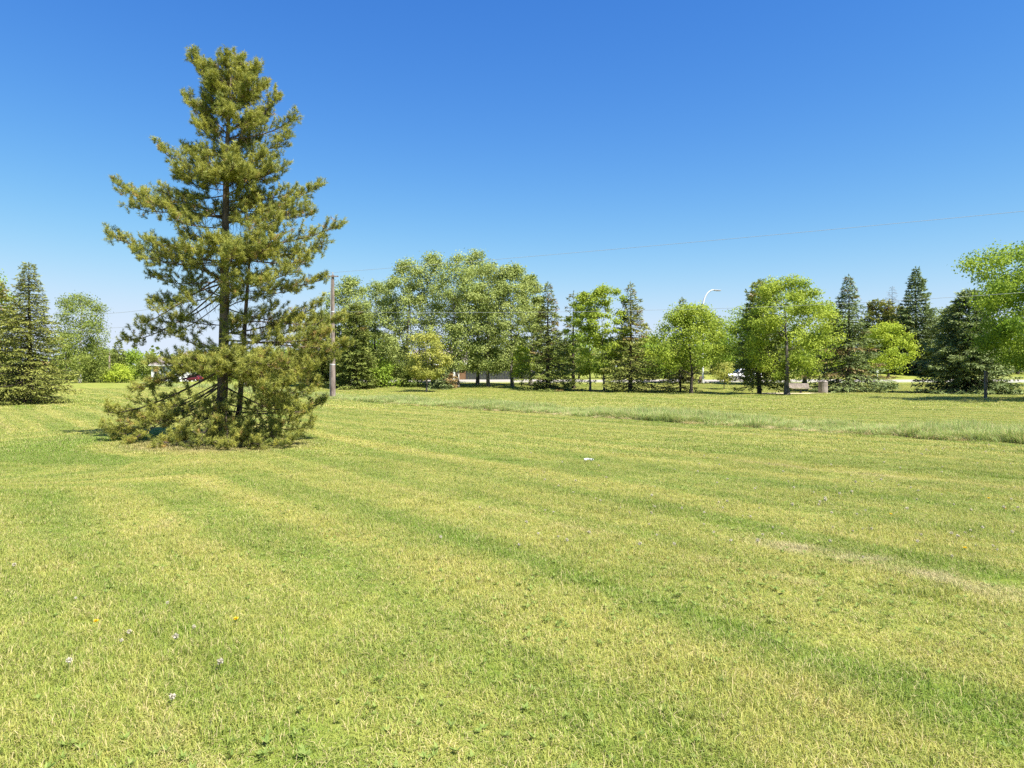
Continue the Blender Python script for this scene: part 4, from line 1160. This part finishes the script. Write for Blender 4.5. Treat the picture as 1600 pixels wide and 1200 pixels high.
rg = np.random.default_rng(5)
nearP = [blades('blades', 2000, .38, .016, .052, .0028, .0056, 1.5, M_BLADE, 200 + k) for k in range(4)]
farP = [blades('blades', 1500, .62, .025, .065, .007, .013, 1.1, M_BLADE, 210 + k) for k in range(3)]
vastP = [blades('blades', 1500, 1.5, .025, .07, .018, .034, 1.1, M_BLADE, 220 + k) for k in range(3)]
def lawn(name, P, protos, smin, smax, label, seed):
    rg = np.random.default_rng(seed)
    u = ditch_u(P[:, 0], P[:, 1])
    keep = ~((u > .75 + .5 * np.sin(P[:, 0] * 1.9) * np.sin(P[:, 1] * 1.3)) & (u < 2.4 + .4 * np.sin(P[:, 0] * 2.3))) & ~(in_track(P) & (rg.uniform(0, 1, len(P)) < .35))
    rp = np.hypot(P[:, 0] - PINE_X, P[:, 1] - PINE_Y)
    keep &= ~((rp < 1.8) & (rg.uniform(0, 1, len(P)) < .6))
    P = P[keep]; n = len(P)
    z = zt(P[:, 0], P[:, 1])
    rot = np.stack((rg.normal(0, .03, n), rg.normal(0, .03, n), rg.uniform(0, 6.283, n)), -1)
    pat = .5 + .25 * np.sin(P[:, 0] * 1.7 + 1.2 * np.sin(P[:, 1] * 1.3)) + .25 * np.sin(P[:, 1] * 2.1 + np.sin(P[:, 0] * .9))
    s = smin + (smax - smin) * np.clip(pat + rg.normal(0, .24, n), 0, 1)
    scl = np.stack((np.ones(n), np.ones(n), s), -1)
    return scatter(name, np.column_stack((P, z)), rot, scl, rg.integers(0, len(protos), n), protos, label, 'grass')
lawn('lawn_grass', field(1.2, 15, .31, 1.6, rg), nearP, .55, 1.75, 'short mown grass blades of the near lawn', 1)
lawn('lawn_grass', field(15, 34, .48, 2.5, rg), farP, .6, 1.1, 'short mown grass of the middle lawn', 2)

_vp = field(34, 84, 1.25, 4, rg)
_vp = _vp[(np.abs(_vp[:, 0] - bxc) > 4.5) | (np.abs(_vp[:, 1] - byc) > 2.4)]
lawn('lawn_grass', _vp, vastP, .6, 1.1, 'short mown grass of the far lawn towards the trees', 3)
# taller rough grass in the ditch
tallP = [blades('tall_blades', 150, .30, .20, .52, .007, .014, .75, M_TALL, 230 + k, .12, 5, .6) for k in range(3)] + \
        [blades('straw_blades', 140, .30, .10, .30, .006, .012, 1.4, M_TALL, 240 + k, .70, 4, .8) for k in range(2)]
rg = np.random.default_rng(8)
n = 18000
v_ = rg.uniform(-14, 1, n) ** 1.0
vv = np.concatenate((rg.uniform(-6, 40, 12000), rg.uniform(40, 150, 6000)))
uu = rg.beta(1.6, 1.6, n) * 3.2 - .1 + rg.normal(0, .22, n)
# points from (u, v): iterate for the bend of the strip
y_ = np.zeros(n)
for _ in range(12):
    ub = uu + 20.0 + np.maximum(0, y_ - 50) * .08
    x_ = ub * DN[0] + vv * DD[0]; y_ = ub * DN[1] + vv * DD[1]
P = np.column_stack((x_, y_))
m = (P[:, 1] > 6)
P, uu, vv = P[m], uu[m], vv[m]; n = len(P)
pat = .5 + .3 * np.sin(vv * .55 - 1.2) + .2 * np.sin(vv * 1.7 + uu) + rg.normal(0, .14, n)
edge = np.clip(np.abs(uu - 1.5) / 1.6, 0, 1.25)
straw = (edge * .6 + (1 - pat) * .6 + rg.normal(0, .25, n)) > .84
kind = np.where(straw, rg.integers(3, 5, n), rg.integers(0, 3, n))
s = (.50 + .70 * np.clip(pat, 0, 1)) * (1.1 - .45 * edge) * np.where(P[:, 1] > 40, 1.0, 1.0)
s *= np.clip(rg.normal(1, .22, n), .5, 1.6)
scl = np.stack((np.ones(n) * (1 + (P[:, 1] > 45) * .6), np.ones(n) * (1 + (P[:, 1] > 45) * .6), s), -1)
rot = np.stack((rg.normal(0, .08, n), rg.normal(0, .08, n), rg.uniform(0, 6.283, n)), -1)
scatter('rough_grass', np.column_stack((P, zt(P[:, 0], P[:, 1]))), rot, scl, kind, tallP, 'long unmown grass and straw filling the shallow ditch', 'grass')

# low broad leaved weeds in the lawn
def rosette(name, seed):
    rg = np.random.default_rng(seed)
    n = 12
    a = rg.uniform(0, 6.283, n); L = rg.uniform(.016, .045, n)
    d = np.stack((np.cos(a), np.sin(a), rg.uniform(.25, .9, n)), -1); d = unit(d)
    sd_ = unit(np.cross(d, np.array((0, 0, 1.))) + rg.normal(0, .15, (n, 3)))
    v, f = rhombs(np.zeros((n, 3)) + [0, 0, .01], d, sd_, L, L * rg.uniform(.22, .4, n))
    me = mesh_np(name, v, f, {'rnd': rg.uniform(0, 1, n), 'tone': rg.uniform(0, 1, n), 'dead': np.zeros(n)}); me.materials.append(M_WEED)
    return bpy.data.objects.new(name, me)
rg = np.random.default_rng(21)
n = 12000
yy = 2.2 + 22 * rg.uniform(0, 1, n) ** 1.3
xx = rg.uniform(-1, 1, n) * (.78 * yy + 1)
wn_ = np.sin(xx * 1.1 + 2 * np.sin(yy * .6)) + np.sin(yy * 1.3 + xx * .4) + rg.normal(0, .8, n)
k_ = (wn_ > .3) & (ditch_u(xx, yy) < -.3)
xx, yy = xx[k_], yy[k_]; n = len(xx)
sc_ = rg.uniform(.6, 1.2, n)
scatter('lawn_weeds', np.stack((xx, yy, zt(xx, yy) + .01), -1), np.stack((np.zeros(n), np.zeros(n), rg.uniform(0, 6.28, n)), -1), np.stack((sc_, sc_, sc_), -1), rg.integers(0, 4, n), [rosette('rosette', 300 + k) for k in range(4)], 'flat broad leaved weeds scattered through the lawn', 'weeds')

# dandelions: seed heads and a few flowers
M_FLUFF = leafmat('seed_fluff', (.52, .46, .37), (.70, .65, .55), None, .4)
M_YFL = leafmat('dandelion_petal', (.72, .50, .02), (.85, .62, .04), None, .2)
M_STALK = leafmat('stalk', (.20, .25, .07), (.33, .33, .12), None, .2)
def dandelion(nm, seed, flower):
    rg = np.random.default_rng(seed)
    h = .05 if flower else .085
    sv, sq_ = tubes([(np.array([(0, 0, -.01), (.004, .002, h * .5), (.002, .004, h)]), np.array((.0028, .0025, .002)))], 4)
    n = 60
    if flower:
        a = rg.uniform(0, 6.283, n); e = rg.uniform(.05, .9, n)
        d = np.stack((np.cos(a) * np.cos(e), np.sin(a) * np.cos(e), np.sin(e)), -1); L = np.full(n, .020); w = np.full(n, .006)
        st = np.zeros((n, 3))
    else:
        d = unit(rg.normal(0, 1, (n, 3))); L = np.full(n, .020); w = np.full(n, .010); st = d * .004
    sd_ = unit(np.cross(d, rg.normal(0, 1, (n, 3))))
    v, f = rhombs(st + [.002, .004, h], d, sd_, L, w)
    V = np.vstack((sv, v)); Fq = np.vstack((sq_, f + len(sv)))
    m_ = len(Fq)
    me = mesh_np(nm, V, Fq, {'rnd': rg.uniform(0, 1, m_), 'tone': rg.uniform(0, 1, m_), 'dead': np.zeros(m_)})
    me.materials.append(M_STALK); me.materials.append(M_YFL if flower else M_FLUFF)
    me.polygons.foreach_set('material_index', np.r_[np.zeros(len(sq_), int), np.ones(len(f), int)].astype(np.int32))
    return me
fluff = [dandelion('dandelion_seed_head', 400 + k, False) for k in range(3)]
yel = dandelion('dandelion_flower', 410, True)
seen = [(22, 892), (343, 1060), (260, 955), (203, 1004), (278, 1013), (302, 996), (108, 1056), (265, 1115), (118, 943), (190, 1014), (920, 640 + 200), (1018, 783), (1432, 785), (1378, 783), (1300, 793), (1230, 755), (1508, 840), (1560, 870), (1180, 770), (1240, 800), (750, 797), (812, 862), (1016, 825), (955, 835), (690, 850), (895, 775), (1090, 740), (1330, 745), (1405, 760), (1470, 735), (1585, 765), (1545, 700), (1440, 715), (1120, 760), (1350, 880), (1490, 880), (1270, 775)]
rg = np.random.default_rng(31)
for k in range(120):
    yv = 705 + 160 * rg.uniform() ** 1.3; seen.append((rg.uniform(820, 1595), yv))
for k, (a, b) in enumerate(seen):
    p = gpt(a, b)
    o = link('dandelion_seed_head', fluff[k % 3], None, None, (p[0], p[1], zf(*p)))
    s_ = rg.uniform(.45, .95); o.scale = (s_, s_, s_ * rg.uniform(.7, 1.1)); o.rotation_euler = (rg.normal(0, .15), rg.normal(0, .15), rg.uniform(0, 6.28))
    tag(o, 'small white dandelion seed head standing in the lawn', 'dandelion', 'dandelion seed heads in the lawn')
for k, (a, b) in enumerate([(368, 985), (149, 986), (1570, 800), (1545, 783), (1508, 868), (1310, 690), (1392, 812)]):
    p = gpt(a, b)
    o = link('dandelion_flower', yel, None, None, (p[0], p[1], zf(*p)))
    tag(o, 'small yellow dandelion flower open in the lawn', 'dandelion', 'yellow dandelion flowers in the lawn')

# crumpled scrap of white paper
p = gpt(920, 722)
rg = np.random.default_rng(9)
n = 7
gxx, gyy = np.meshgrid(np.linspace(-.09, .09, n), np.linspace(-.06, .06, n))
gz = .03 + rg.uniform(-.02, .03, (n, n))
V = np.stack((gxx + rg.normal(0, .008, (n, n)), gyy + rg.normal(0, .008, (n, n)), gz + .02), -1).reshape(-1, 3)
idx = np.arange(n * n).reshape(n, n)
q = np.stack((idx[:-1, :-1], idx[:-1, 1:], idx[1:, 1:], idx[1:, :-1]), -1).reshape(-1, 4)
o = link('paper_scrap', mesh_np('paper_scrap', V, q), M_WHITE, None, (p[0], p[1], zf(*p) + .01))
sm = o.modifiers.new('thickness', 'SOLIDIFY'); sm.thickness = .002
tag(o, 'crumpled scrap of white paper lying on the open lawn', 'litter')
